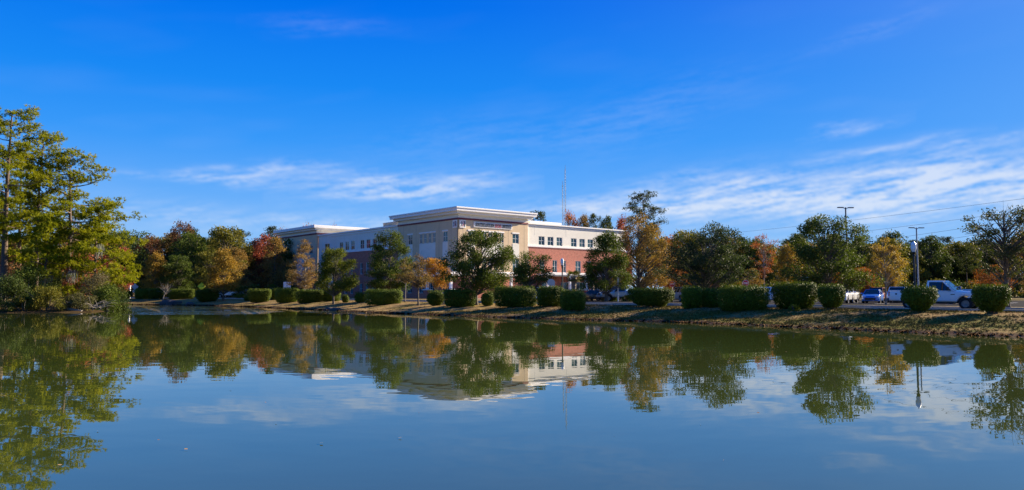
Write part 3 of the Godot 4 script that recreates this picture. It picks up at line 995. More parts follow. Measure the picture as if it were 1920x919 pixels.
# ---------------------------------------------------------------- trees
func mix_color(cols: Array, vary := 0.18) -> Color:
	var a: Color = cols[rng.randi() % cols.size()]
	var b: Color = cols[rng.randi() % cols.size()]
	var c := a.lerp(b, rng.randf())
	var k := 1.0 + rng.randf_range(-vary, vary)
	return Color(c.r * k, c.g * k, c.b * k)

# leaves in a flattened cloud round a point
func leaf_cloud(s: Soup, at: Vector3, r: float, flat_: float, count: int, size: float, cols: Array, slim := 0.55) -> void:
	var tone := mix_color(cols, 0.12)
	for i in count:
		var o := rand_dir() * (r * pow(rng.randf(), 0.45))
		o.y *= flat_
		var a := rand_dir()
		var b := a.cross(rand_dir()).normalized()
		var l := size * rng.randf_range(0.7, 1.35)
		s.leaf(at + o, a, b, l, l * slim, tone.lerp(mix_color(cols), 0.55))

func bent(a: Vector3, b: Vector3, sag: float, n: int) -> Array:
	var out := []
	var side := rand_dir() * (a.distance_to(b) * 0.09)
	for i in n + 1:
		var t := float(i) / n
		out.append(a.lerp(b, t) + Vector3.UP * (sag * sin(t * PI)) + side * sin(t * PI))
	return out

# Broadleaf tree. q: height, bottom (of crown), left, right, depth (reach of the crown), shape, clumps, leaves, leaf, cols, lean, trunk, stems
func leafy_tree(q: Dictionary) -> Array:
	rng.seed = hash([q.height, q.bottom, q.left, q.right, q.clumps, q.cols[0]])
	var wood := Soup.new()
	var crown := Soup.new()
	var H: float = q.height
	var B: float = q.bottom
	var lean: Vector3 = q.get("lean", Vector3.ZERO)
	var shape: String = q.get("shape", "round")
	var tr: float = q.get("trunk", 0.16)
	var reach := H * (0.55 if shape == "round" else 0.93)
	var axis := []
	var radii := []
	var wob := Vector3(rng.randf_range(-1, 1), 0, rng.randf_range(-1, 1)) * 0.12
	for i in 11:
		var t := i / 10.0
		axis.append(lean * (t * reach / H) + wob * sin(t * 5.0) * t + Vector3.UP * (reach * t - 0.1))
		radii.append(tr * (1.0 - 0.86 * t) * (1.0 + 0.55 * exp(-t * 22.0)) + 0.012)
	wood.tube(axis, radii, 8)
	var at_height := func(y: float) -> Vector3:
		var t := clampf(y / reach, 0.0, 1.0) * 10.0
		var k := mini(int(t), 9)
		return axis[k].lerp(axis[k + 1], t - k)
	var centres := []
	var n: int = q.clumps
	var size: float = q.get("clump", 0.74)
	var tries := 0
	while centres.size() < n and tries < n * 12:
		tries += 1
		var t := rng.randf()
		var r := 0.0
		if shape == "round":
			r = sqrt(maxf(0.0, 1.0 - pow((t - 0.4) / 0.62, 2.0)))
		elif shape == "cone":
			r = pow(1.0 - t, 0.75) * minf(1.0, 0.35 + t * 4.0)
		elif shape == "egg":
			r = sqrt(maxf(0.0, 1.0 - pow((t - 0.36) / 0.66, 2.0))) * (1.0 - 0.3 * t)
		elif shape == "vase":
			r = sqrt(maxf(0.0, 1.0 - pow((t - 0.62) / 0.64, 2.0)))
		if rng.randf() > r:
			continue
		var a := rng.randf() * TAU
		var f := lerpf(0.25, 1.0, pow(rng.randf(), 0.6)) * r
		# lumps: the outline swells and shrinks round the crown
		f *= 0.86 + 0.34 * hill.get_noise_3d(cos(a) * 9.0 + H * 7.0, t * 14.0, sin(a) * 9.0)
		var x := cos(a) * f
		var z := sin(a) * f
		var p := Vector3(x * 1.13 * (q.right if x > 0.0 else q.left), lerpf(B + size * 0.4, H - size * 0.5, t), z * q.depth)
		p += lean * (p.y / H)
		centres.append(p)
	var per: int = q.leaves / maxi(1, centres.size())
	for p in centres:
		var centre: Vector3 = p
		var out := Vector2(centre.x - lean.x, centre.z - lean.z).length()
		var from_y := clampf(centre.y - out * (0.75 if shape != "cone" else 0.25) - 0.2, B * 0.75, reach * 0.97)
		var base: Vector3 = at_height.call(from_y)
		var l := base.distance_to(centre)
		var th := clampf(0.014 + l * 0.009, 0.015, tr * 0.5)
		wood.tube(bent(base, centre, l * 0.06, 3), [th * 1.5, th, th * 0.7, 0.01], 5, false)
		for k in 3:
			var e: Vector3 = centre + rand_dir() * size * 0.8
			wood.tube([centre.lerp(base, 0.15), e], [0.012, 0.006], 3, false)
		var k2 := rng.randf_range(0.75, 1.25)
		leaf_cloud(crown, centre, size * k2, q.get("flat", 0.7), int(per * k2 * rng.randf_range(0.6, 1.4)), q.leaf, q.cols, q.get("slim", 0.55))
	# bare twigs that stand out at the top
	for k in q.get("twigs", 0):
		var p: Vector3 = at_height.call(reach * rng.randf_range(0.75, 1.0))
		wood.tube([p, p + Vector3(rng.randf_range(-1, 1), rng.randf_range(0.9, 2.4), rng.randf_range(-1, 1)) * H * 0.07], [0.016, 0.005], 3, false)
	return [wood.mesh(), crown.mesh()]

# Pine: tall bare trunk, spreading limbs with pads of needles
func pine_tree(q: Dictionary) -> Array:
	rng.seed = hash([q.height, q.low, q.limbs, q.spread])
	var wood := Soup.new()
	var crown := Soup.new()
	var H: float = q.height
	var tr: float = q.get("trunk", 0.28)
	var axis := []
	var radii := []
	var lean: Vector3 = q.get("lean", Vector3.ZERO)
	for i in 13:
		var t := i / 12.0
		axis.append(lean * t * t + Vector3(sin(t * 4.0 + H) * 0.25 * t, H * t - 0.2, cos(t * 3.3 + H) * 0.22 * t))
		radii.append(tr * (1.0 - 0.9 * t) + 0.015)
	wood.tube(axis, radii, 9)
	var at_height := func(t0: float) -> Vector3:
		var t := clampf(t0, 0.0, 1.0) * 12.0
		var k := mini(int(t), 11)
		return axis[k].lerp(axis[k + 1], t - k)
	var low: float = q.low
	for i in q.limbs:
		var t := lerpf(low, 0.985, (i + rng.randf() * 0.8) / q.limbs)
		var f := (t - low) / (1.0 - low)
		var length: float = q.spread * lerpf(1.0, 0.36, pow(f, 1.5)) * (rng.randf_range(0.8, 1.2) if rng.randf() < 0.62 else rng.randf_range(0.3, 0.55)) * minf(1.0, 0.55 + f * 3.0)
		var a = i * 2.399 + rng.randf_range(-0.5, 0.5)
		var base: Vector3 = at_height.call(t)
		var dir := Vector3(cos(a), 0.0, sin(a))
		var tip := base + dir * length + Vector3.UP * length * lerpf(rng.randf_range(-0.18, 0.12), 0.6, f)
		var path := bent(base, tip, -length * 0.07, 4)
		var th: float = clampf(length * 0.016, 0.02, tr * 0.42)
		wood.tube(path, [th * 1.5, th * 1.1, th * 0.8, th * 0.5, 0.012], 5, false)
		var pads := maxi(3, int(length * q.get("pads", 2.2)))
		for k in pads:
			var w := lerpf(0.48, 1.05, pow((k + rng.randf()) / pads, 0.7))
			var p: Vector3 = base.lerp(tip, minf(w, 1.0)) + rand_dir() * Vector3(1, 0.35, 1) * length * 0.26 * (0.4 + w)
			p.y += -length * 0.07 * sin(minf(w, 1.0) * PI) + 0.15
			wood.tube([base.lerp(tip, w * 0.86), p], [0.018, 0.008], 3, false)
			needle_pad(crown, p, rng.randf_range(0.55, 1.0) * q.get("pad", 1.0), int(q.get("tufts", 15) * rng.randf_range(0.7, 1.3)), q.cols)
	for k in 3:
		needle_pad(crown, at_height.call(1.0) + rand_dir() * 0.4, 0.55, 12, q.cols)
	return [wood.mesh(), crown.mesh()]

func needle_pad(s: Soup, at: Vector3, r: float, tufts: int, cols: Array) -> void:
	var tone := mix_color(cols, 0.1)
	for i in tufts:
		var o := rand_dir() * (r * sqrt(rng.randf()))
		o.y *= 0.5
		var p := at + o
		var main := (o.normalized() + Vector3.UP * 0.7 + rand_dir() * 0.5).normalized()
		var col := tone.lerp(mix_color(cols, 0.2), 0.5)
		for k in 11:
			var a := (main + rand_dir() * 0.95).normalized()
			var b := a.cross(rand_dir()).normalized()
			s.needle(p, a, b, rng.randf_range(0.24, 0.42), 0.065, col)

func plant_tree(called: String, label: String, category: String, made: Array, x: float, d: float, turn := 0.0, k := 1.0, group := "", bark := "bark", leaf := "leaf"):
	var t = thing(called, label, category, on_ground(x, d, 0.06), turn, group)
	t.scale = Vector3.ONE * k
	put("trunk", made[0], mats[bark], t)
	put("crown", made[1], mats[leaf], t)
	return t

const OAK := [Color(0.071, 0.107, 0.014), Color(0.051, 0.083, 0.014), Color(0.107, 0.134, 0.020), Color(0.086, 0.110, 0.025)]
const OAK_LIGHT := [Color(0.128, 0.147, 0.017), Color(0.091, 0.119, 0.015), Color(0.174, 0.175, 0.023), Color(0.075, 0.105, 0.013)]
const RUST := [Color(0.265, 0.144, 0.040), Color(0.345, 0.196, 0.050), Color(0.218, 0.138, 0.045), Color(0.196, 0.161, 0.050)]
const GOLD := [Color(0.414, 0.230, 0.030), Color(0.322, 0.190, 0.030), Color(0.253, 0.172, 0.035), Color(0.196, 0.149, 0.030)]
const ORANGE := [Color(0.50, 0.235, 0.03), Color(0.40, 0.19, 0.03), Color(0.54, 0.29, 0.045)]
const YELLOW := [Color(0.36, 0.24, 0.05), Color(0.42, 0.27, 0.06), Color(0.26, 0.19, 0.05)]
const FIRE := [Color(0.418, 0.130, 0.024), Color(0.330, 0.100, 0.024), Color(0.374, 0.170, 0.028)]
const RED := [Color(0.286, 0.065, 0.044), Color(0.352, 0.100, 0.064), Color(0.209, 0.060, 0.036)]
const PINK := [Color(0.418, 0.140, 0.080), Color(0.352, 0.100, 0.064), Color(0.396, 0.180, 0.080)]
const MAROON := [Color(0.143, 0.055, 0.028), Color(0.110, 0.050, 0.024), Color(0.165, 0.085, 0.036)]
const OLIVE := [Color(0.150, 0.143, 0.021), Color(0.113, 0.120, 0.021), Color(0.196, 0.157, 0.025)]
const DEEP := [Color(0.050, 0.078, 0.019), Color(0.041, 0.062, 0.017), Color(0.076, 0.095, 0.021)]
const NEEDLE := [Color(0.264, 0.270, 0.011), Color(0.194, 0.216, 0.011), Color(0.342, 0.324, 0.014), Color(0.146, 0.184, 0.012)]
const NEEDLE_DARK := [Color(0.048, 0.066, 0.018), Color(0.036, 0.054, 0.018), Color(0.072, 0.084, 0.022)]

func big_trees() -> void:
	var row := "trees planted along the pond road"
	# the planted trees along the road, left to right
	plant_tree("cypress_tree", "sparse rust-brown cypress with thin straight trunk before the tan left tower", "tree", leafy_tree({"height": 9.6, "bottom": 1.8, "left": 3.6, "right": 2.5, "depth": 2.9, "shape": "cone", "clumps": 105, "clump": 0.66, "leaves": 7600, "leaf": 0.17, "cols": RUST, "flat": 0.38, "twigs": 14, "trunk": 0.13, "slim": 0.4}), -30.6, 112.0, 0.0, 1.0, row, "pale_bark")
	plant_tree("oak_tree", "round mid-green oak growing on the bank before the left brick wing", "tree", leafy_tree({"height": 7.2, "bottom": 1.5, "left": 2.4, "right": 3.3, "depth": 2.9, "clumps": 85, "leaves": 16500, "leaf": 0.17, "cols": OAK_LIGHT, "trunk": 0.13}), -23.0, 98.0, 0.0, 1.0, row)
	plant_tree("oak_tree", "tall uneven green oak covering the joint of left wing and corner tower", "tree", leafy_tree({"height": 9.3, "bottom": 1.4, "left": 3.9, "right": 3.3, "depth": 3.3, "shape": "egg", "clumps": 105, "leaves": 19000, "leaf": 0.18, "cols": OAK, "trunk": 0.16, "lean": Vector3(0.1, 0, 0)}), -15.7, 97.6, 0.0, 1.0, row)
	plant_tree("cypress_tree", "small thinning brown cypress with dark trunk on the bank by a round bush", "tree", leafy_tree({"height": 5.7, "bottom": 1.9, "left": 2.1, "right": 1.7, "depth": 1.9, "shape": "cone", "clumps": 64, "clump": 0.5, "leaves": 4200, "leaf": 0.15, "cols": [Color(0.20, 0.14, 0.05), Color(0.16, 0.125, 0.05), Color(0.26, 0.15, 0.05)], "flat": 0.5, "twigs": 8, "trunk": 0.09, "slim": 0.4}), -10.1, 82.0, 0.0, 1.0, row)
	plant_tree("maple_tree", "small bright orange-gold tree behind the round bush near the building corner", "tree", leafy_tree({"height": 6.1, "bottom": 1.8, "left": 2.0, "right": 2.0, "depth": 1.9, "clumps": 56, "clump": 0.62, "leaves": 7200, "leaf": 0.16, "cols": ORANGE, "trunk": 0.09}), -10.4, 103.5, 0.0, 1.0, row, "pale_bark")
	plant_tree("cypress_tree", "slender brown sapling with a pole-thin trunk, just left of the bright orange tree", "tree", leafy_tree({"height": 5.6, "bottom": 2.3, "left": 1.5, "right": 1.6, "depth": 1.5, "shape": "cone", "clumps": 40, "clump": 0.5, "leaves": 2600, "leaf": 0.15, "cols": RUST + OLIVE, "flat": 0.5, "twigs": 6, "trunk": 0.06, "slim": 0.4}), -13.2, 94.0, 0.0, 1.0, row, "pale_bark")
	plant_tree("oak_tree", "broad dark oak with leaning trunk before the corner of the building", "tree", leafy_tree({"height": 7.9, "bottom": 1.5, "left": 3.5, "right": 3.7, "depth": 3.5, "clumps": 120, "leaves": 26000, "leaf": 0.16, "cols": OAK, "trunk": 0.2, "lean": Vector3(0.35, 0, 0)}), -3.7, 78.0, 0.0, 1.0, row)
	plant_tree("oak_tree", "smaller dark oak before the brick right wing beside the round vent", "tree", leafy_tree({"height": 6.3, "bottom": 2.0, "left": 2.5, "right": 2.9, "depth": 2.6, "clumps": 70, "leaves": 10500, "leaf": 0.16, "cols": OAK, "trunk": 0.13}), 2.15, 90.5, 0.0, 1.0, row)
	plant_tree("oak_tree", "dark oak at the right end of the building beside the palms", "tree", leafy_tree({"height": 8.8, "bottom": 1.4, "left": 3.2, "right": 3.0, "depth": 3.1, "shape": "egg", "clumps": 100, "leaves": 18500, "leaf": 0.17, "cols": OAK, "trunk": 0.17}), 11.4, 92.0, 0.0, 1.0, row)
	plant_tree("sweetgum_tree", "large thin brown and gold tree with dark branches behind the wide hedge", "tree", leafy_tree({"height": 11.4, "bottom": 1.8, "left": 4.3, "right": 5.0, "depth": 4.0, "shape": "egg", "clumps": 160, "clump": 0.8, "leaves": 17000, "leaf": 0.19, "cols": [Color(0.30, 0.165, 0.045), Color(0.24, 0.15, 0.045), Color(0.38, 0.23, 0.055), Color(0.17, 0.145, 0.04)], "trunk": 0.18, "twigs": 22, "flat": 0.85}), 16.4, 98.0, 0.0, 1.0, row)
	plant_tree("oak_tree", "wide grey-green oak with one long low branch above the long hedge", "tree", leafy_tree({"height": 7.8, "bottom": 1.5, "left": 3.7, "right": 4.7, "depth": 3.7, "clumps": 115, "leaves": 23000, "leaf": 0.15, "cols": [Color(0.045, 0.066, 0.028), Color(0.062, 0.082, 0.036), Color(0.036, 0.054, 0.020)], "trunk": 0.24, "twigs": 10}), 18.0, 71.0, 0.0, 1.0, row)
	plant_tree("oak_tree", "biggest green oak right of centre, a tall lamp pole rising through it", "tree", leafy_tree({"height": 7.9, "bottom": 1.3, "left": 3.2, "right": 4.2, "depth": 3.5, "clumps": 120, "leaves": 25000, "leaf": 0.155, "cols": OAK + [Color(0.08, 0.10, 0.03)], "trunk": 0.2, "twigs": 16}), 27.0, 65.0, 0.0, 1.0, row)
	plant_tree("sweetgum_tree", "slim yellow-tan sapling with a pale straight trunk by the parked cars", "tree", leafy_tree({"height": 6.5, "bottom": 2.3, "left": 1.5, "right": 1.9, "depth": 1.7, "shape": "egg", "clumps": 58, "clump": 0.5, "leaves": 4300, "leaf": 0.15, "cols": YELLOW, "trunk": 0.075, "twigs": 8}), 34.4, 70.0, 0.0, 1.0, row, "pale_bark")
	plant_tree("oak_tree", "open airy oak with visible limbs at the far right edge", "tree", leafy_tree({"height": 7.5, "bottom": 1.8, "left": 2.5, "right": 2.8, "depth": 2.6, "shape": "vase", "clumps": 95, "clump": 0.6, "leaves": 8200, "leaf": 0.14, "cols": [Color(0.06, 0.075, 0.03), Color(0.08, 0.09, 0.032), Color(0.05, 0.06, 0.026)], "trunk": 0.17, "twigs": 18, "flat": 0.45}), 36.1, 55.5, 0.0, 1.0, row)
	plant_tree("maple_tree", "nearly bare thin tree with a red top, alone against the sky", "tree", leafy_tree({"height": 12.8, "bottom": 4.0, "left": 2.6, "right": 3.0, "depth": 2.6, "shape": "vase", "clumps": 46, "clump": 0.75, "leaves": 1900, "leaf": 0.24, "cols": RED + FIRE, "trunk": 0.13, "twigs": 16}), 49.8, 150.0, 0.0, 1.0, "", "pale_bark")
	plant_tree("pine_tree", "tall lone flat-topped pine rising above the brown trees right of the building", "tree", pine_tree({"height": 25.8, "low": 0.66, "limbs": 30, "spread": 5.4, "cols": NEEDLE_DARK, "pad": 1.25, "tufts": 15, "trunk": 0.3, "lean": Vector3(-2.0, 0, 0)}), 34.9, 190.0, 0.0, 1.0, "", "pine_bark", "needle")

func left_wood() -> void:
	var g := "tall pines on the left point"
	for q in [
		["thick-trunked pine at the very left edge of the wood, highest crown", -59.2, 88.5, 22.6, 0.36, 32, 4.7, 0.42, 0.0],
		["tall twin-topped pine standing second from the left edge", -59.5, 95.0, 21.8, 0.40, 32, 4.4, 0.27, 60.0],
		["forked pine nearest the open water, long limbs over the point", -55.6, 95.0, 19.4, 0.42, 32, 5.5, 0.30, 20.0],
		["pine behind the two tallest, its crown filling the gap between them", -65.0, 100.0, 19.4, 0.42, 27, 4.4, 0.28, 130.0],
		["lower bushy pine leaning out over the tip of the point", -49.6, 90.5, 12.4, 0.2, 36, 4.6, 0.20, 200.0],
		["young dense pine low in front of the tall trunks", -54.2, 88.0, 10.8, 0.36, 26, 3.4, 0.16, 90.0],
		["young light-green pine low beside the thick trunk at the left edge", -62.0, 90.5, 12.6, 0.40, 26, 3.6, 0.16, 250.0],
		["pine seen only in part beyond the left edge", -69.0, 93.0, 21.5, 0.36, 28, 5.0, 0.3, 300.0]]:
		plant_tree("pine_tree", q[0], "tree", pine_tree({"height": q[3], "low": q[4], "limbs": q[5], "spread": q[6], "cols": NEEDLE, "trunk": q[7], "tufts": 23, "pads": 2.0, "pad": 1.05}), q[1], q[2], q[8], 1.0, g, "pine_bark", "needle")
	# hardwoods between the pines
	var h := "autumn trees between the pines"
	for q in [
		["pink-red maple glowing low between the pine trunks near the tip", -52.2, 92.5, 7.2, 2.0, PINK, 5200],
		["pale pink-brown tree low behind the thick left trunk", -62.8, 94.5, 7.5, 2.2, [Color(0.34, 0.16, 0.09), Color(0.28, 0.15, 0.08)], 4200],
		["crimson tree behind the pines at their right edge", -54.5, 104.0, 10.4, 2.2, RED, 4600],
		["red and green tree high behind the forked pine", -62.0, 106.0, 12.5, 2.6, RED + OLIVE, 4200]]:
		plant_tree("maple_tree", q[0], "tree", leafy_tree({"height": q[3], "bottom": q[3] * 0.2, "left": q[4], "right": q[4], "depth": q[4], "clumps": 55, "leaves": q[6], "leaf": 0.2, "cols": q[5], "trunk": 0.12}), q[1], q[2], 0.0, 1.0, h)
	# waterside shrubs
	for q in [
		["big dark green shrub at the waterline by the left edge", -52.3, 78.6, 3.6, 3.0, DEEP, 8500, 0.15],
		["olive shrub at the waterline left of the point's middle", -48.3, 79.0, 2.5, 2.5, OLIVE, 7500, 0.13],
		["spreading yellow-green shrub hanging over the water on the point", -45.6, 80.3, 2.0, 1.9, [Color(0.12, 0.115, 0.04), Color(0.09, 0.09, 0.035)], 6500, 0.12],
		["twiggy grey-brown shrub in the middle of the point", -46.3, 84.5, 4.2, 1.7, [Color(0.17, 0.135, 0.08), Color(0.13, 0.115, 0.06), Color(0.11, 0.105, 0.045)], 5200, 0.13],
		["leafy green shrub on the tip of the point", -44.8, 84.0, 3.2, 1.7, OAK, 5600, 0.15],
		["dark green thicket behind the waterside shrubs", -54.0, 84.5, 4.4, 2.6, DEEP + OAK, 6500, 0.16],
		["dark rounded shrub behind the tip of the point", -46.4, 88.5, 3.4, 1.9, DEEP, 5200, 0.15],
		["dark thicket deep under the pines", -58.5, 100.0, 5.0, 4.0, DEEP, 7500, 0.2],
		["dark shrub seen in part at the left edge of the waterside", -56.8, 77.0, 3.4, 2.6, DEEP + OLIVE, 6500, 0.15],
		["low dark shrub trailing into the water at the left edge", -53.9, 77.0, 1.7, 2.2, DEEP + OLIVE, 5200, 0.13],
		["low brown-green shrub trailing into the water left of the fallen log", -49.9, 77.9, 1.5, 2.0, OLIVE, 5200, 0.12],
		["dark thicket behind the pines toward the inlet", -53.2, 97.5, 4.6, 2.6, DEEP, 5600, 0.2]]:
		bush("shrub", q[0], q[1], q[2], q[3], q[4], q[5], q[6], q[7], "shrubs on the left point")
	# Spanish moss hanging from low limbs
	for q in [[-53.4, 86.6, 4.1, "grey moss beard hanging over the dark shrubs under the pines"], [-50.6, 87.2, 4.4, "smaller grey moss beard beside the larger one over the shrubs"], [-48.0, 88.2, 7.4, "long pale moss hanging from the leaning pine"], [-60.6, 87.0, 9.2, "moss hanging along the thick left trunk"]]:
		var s := Soup.new()
		for k in 46:
			var p := Vector3(rng.randfn(0, 0.42), rng.randf_range(-0.2, 0.35), rng.randfn(0, 0.32))
			var l := rng.randf_range(0.5, 1.5)
			s.tube([p, p + Vector3(rng.randf_range(-0.1, 0.1), -l * 0.5, rng.randf_range(-0.1, 0.1)), p + Vector3(rng.randf_range(-0.14, 0.14), -l, rng.randf_range(-0.1, 0.1))], [0.014, 0.02, 0.005], 3, false)
		var o = put("hanging_moss", s.mesh(), mats.moss, self, Vector3(q[0], q[2], -q[1]))
		tag(o, q[3], "moss", "moss in the left wood")
	# fallen wood on the tip
	var dead = thing("fallen_branch", "tangle of bare grey branches lying in the water off the point", "branch", Vector3(-43.9, 0.1, -80.6), 20.0)
	var s2 := Soup.new()
	for k in 26:
		var a := rng.randf_range(-0.7, 2.6)
		var p := Vector3(rng.randf_range(-1.6, 0.6), rng.randf_range(0.0, 0.5), rng.randf_range(-0.5, 0.5))
		var e := p + Vector3(cos(a) * 1.5, rng.randf_range(-0.2, 1.3), sin(a) * 0.9)
		s2.tube(bent(p, e, 0.15, 3), [0.035, 0.028, 0.02, 0.008], 4, false)
	put("branches", s2.mesh(), mats.pale_bark, dead)
	var log_ = thing("fallen_log", "reddish brown log lying half in the water at the point", "log", Vector3(-46.0, 0.22, -79.6), -18.0)
	var s3 := Soup.new()
	s3.tube([Vector3(-1.5, 0.25, 0), Vector3(-0.2, 0.08, 0.05), Vector3(1.3, -0.12, 0)], [0.17, 0.16, 0.11], 8)
	s3.tube([Vector3(-0.3, 0.1, 0), Vector3(-0.8, 0.75, 0.15)], [0.06, 0.03], 5)
	put("stem", s3.mesh(), mats.pale_bark, log_)

func bush(called: String, label: String, x: float, d: float, tall: float, r: float, cols: Array, leaves: int, leaf: float, group := "", low := 0.0):
	rng.seed = hash([label, x, d])
	var wood := Soup.new()
	var crown := Soup.new()
	for k in 9:
		var e := Vector3(rng.randf_range(-0.7, 0.7) * r, tall * rng.randf_range(0.5, 0.9), rng.randf_range(-0.7, 0.7) * r)
		wood.tube(bent(Vector3(e.x * 0.2, -0.1, e.z * 0.2), e, 0.1, 3), [0.05, 0.035, 0.025, 0.01], 4, false)
	var n := 34
	for k in n:
		var a := rng.randf() * TAU
		var t := rng.randf()
		var f := sqrt(rng.randf()) * sqrt(1.0 - 0.75 * t * t)
		leaf_cloud(crown, Vector3(cos(a) * f * r * 0.82, lerpf(low + tall * 0.12, tall * 0.88, t), sin(a) * f * r * 0.7), tall * 0.24, 0.8, int(leaves / n * rng.randf_range(0.6, 1.4)), leaf, cols)
	var t2 = thing(called, label, "shrub", on_ground(x, d, 0.05), 0.0, group)
	put("stems", wood.mesh(), mats.bark, t2)
	put("crown", crown.mesh(), mats.leaf, t2)
	return t2

func back_trees() -> void:
	# one or two of each kind are grown, then planted many times at other sizes and turns
	var kinds := {}
	for q in [["gold", "egg", GOLD, 9000, 0.26], ["olive", "round", OLIVE, 9000, 0.27], ["deep", "round", DEEP, 9500, 0.28], ["maroon", "round", MAROON, 8500, 0.25], ["red", "egg", RED, 8000, 0.25], ["pink", "egg", PINK + FIRE, 5200, 0.24], ["fire", "round", FIRE, 9000, 0.22], ["green", "round", OAK, 9500, 0.25], ["rust", "egg", RUST, 8000, 0.25]]:
		kinds[q[0]] = leafy_tree({"height": 12.0, "bottom": 2.0, "left": 4.2, "right": 4.2, "depth": 4.2, "shape": q[1], "clumps": 110, "clump": 1.15, "leaves": q[3], "leaf": q[4] * 1.25, "cols": q[2], "trunk": 0.2, "twigs": 8})
	kinds["pine"] = pine_tree({"height": 20.0, "low": 0.5, "limbs": 34, "spread": 4.4, "cols": NEEDLE_DARK, "trunk": 0.26, "tufts": 14, "pad": 1.25})
	# named trees: label, name, kind, x, d, height, width scale, turn
	for q in [
		["gold-brown cypress with pale trunk behind the hedges left of the dark green oak", "cypress_tree", "gold", -67.2, 143.0, 8.8, 0.92, 10.0],
		["dark green oak between the two golden trees on the far bank", "oak_tree", "green", -63.8, 145.0, 8.6, 1.05, 40.0],
		["wide olive-gold tree just right of the dark green oak on the far bank", "cypress_tree", "olive", -57.0, 143.5, 9.3, 1.0, 80.0],
		["bright gold tree with dark trunk standing on the far bank", "cypress_tree", "gold", -48.4, 127.5, 8.9, 1.05, 120.0],
		["rust-tinged tree behind the bright gold tree", "cypress_tree", "rust", -57.5, 158.0, 10.5, 1.0, 30.0],
		["round-headed maroon tree standing above the left woodland", "maroon_tree", "maroon", -76.5, 176.0, 18.0, 0.62, 0.0],
		["dark maroon tree in the left woodland beside the green pine", "maroon_tree", "maroon", -86.0, 180.0, 15.0, 0.7, 70.0],
		["red-purple tree touching the left end of the building", "maple_tree", "red", -56.5, 172.0, 14.5, 0.85, 20.0],
		["brown-gold tree beside the red tree left of the building", "sweetgum_tree", "rust", -52.6, 168.0, 13.5, 0.85, 200.0],
		["dark maroon tree low behind the palms left of the building", "maroon_tree", "maroon", -60.0, 168.0, 11.0, 0.95, 100.0],
		["faded pink treetop just over the left tower's roof edge", "maple_tree", "pink", -70.0, 230.0, 22.0, 0.6, 50.0],
		["pink-red treetop over the middle of the left tower's roof", "maple_tree", "pink", -62.0, 232.0, 23.5, 0.55, 150.0],
		["reddish treetop over the right end of the left tower's roof", "maple_tree", "pink", -54.5, 232.0, 23.2, 0.42, 250.0],
		["dark green pine top just right of the corner tower", "pine_tree", "pine", 8.3, 215.0, 24.0, 0.8, 30.0],
		["orange treetop above the right wing, below the radio masts", "maple_tree", "fire", 16.0, 212.0, 24.2, 0.42, 60.0],
		["brown treetop next to the orange one above the right wing", "sweetgum_tree", "rust", 20.0, 213.0, 23.2, 0.45, 160.0],
		["small dark pine top above the end of the right wing", "pine_tree", "pine", 23.0, 212.0, 22.8, 0.7, 90.0],
		["dark green tree top behind the oak at the right end of the building", "oak_tree", "deep", 26.0, 208.0, 22.8, 0.4, 10.0],
		["crimson tree top above the oak at the right end of the building", "maple_tree", "red", 29.6, 205.0, 22.0, 0.5, 33.0],
		["dark tree beside the lone tall pine", "oak_tree", "deep", 35.8, 196.0, 20.0, 0.5, 77.0],
		["rust-red tree right of the lone tall pine", "maple_tree", "fire", 37.0, 175.0, 14.5, 0.75, 110.0],
		["low flame-orange tree behind the red sign post beside the wide oak", "maple_tree", "fire", 28.6, 132.0, 5.4, 1.3, 0.0],
		["low russet tree under the long branch of the wide grey-green oak", "maple_tree", "fire", 36.0, 134.0, 4.2, 1.4, 60.0],
		["low russet and green tree left of the bare red-topped tree", "sweetgum_tree", "rust", 43.6, 138.0, 5.6, 1.2, 160.0],
		["golden green tree left of the biggest oak", "sweetgum_tree", "gold", 45.8, 126.0, 9.4, 0.82, 15.0],
		["flame-orange tree under the biggest oak behind the white sign", "maple_tree", "fire", 53.0, 128.0, 5.0, 1.5, 90.0],
		["orange-gold tree behind the blue car", "maple_tree", "fire", 60.5, 131.0, 5.6, 1.3, 140.0],
		["small golden tree left of the light poles", "sweetgum_tree", "gold", 66.0, 133.0, 5.0, 1.0, 190.0],
		["russet tree under the airy oak at the right edge", "maple_tree", "fire", 77.0, 122.0, 5.6, 1.5, 230.0],
		["low rusty tree at the far right edge", "maple_tree", "rust", 81.5, 118.0, 5.0, 1.3, 280.0],
		["tall dark tree behind the two lamp posts", "oak_tree", "deep", 95.0, 190.0, 17.0, 0.8, 45.0]]:
		var made: Array = kinds[q[2]]
		var pine: bool = q[2] == "pine"
		var t = plant_tree(q[1], q[0], "tree", made, q[3], q[4], q[7], 1.0, "trees behind the pond and the car park", "pine_bark" if pine else "bark", "needle" if pine else "leaf")
		var k: float = q[5] / (20.0 if pine else 12.0)
		t.scale = Vector3(k * q[6], k, k * q[6])
	# the woodland behind: many alike
	rng.seed = 811
	var wood := []
	for k in 40:
		wood.append([lerpf(-128.0, -56.0, (k + rng.randf() * 0.7) / 40.0), rng.randf_range(164.0, 205.0), ["olive", "olive", "deep", "rust", "green", "pine", "gold"][k % 7], rng.randf_range(12.5, 16.5), "%s in the mixed woodland mass left of the building", "woodland left of the building"])
	for k in 14:
		wood.append([lerpf(-120.0, -50.0, (k + rng.randf() * 0.7) / 14.0), rng.randf_range(208.0, 240.0), ["pine", "deep", "pine", "green"][k % 4], rng.randf_range(17.0, 20.5), "%s on the skyline left of the building", "skyline trees left of the building"])
	for k in 44:
		wood.append([lerpf(36.0, 150.0, (k + rng.randf() * 0.8) / 44.0), rng.randf_range(165.0, 215.0), ["deep", "olive", "deep", "green", "deep", "pine", "gold", "olive"][k % 8], rng.randf_range(11.5, 16.0), "%s standing in the wood behind the car park", "wood behind the car park"])
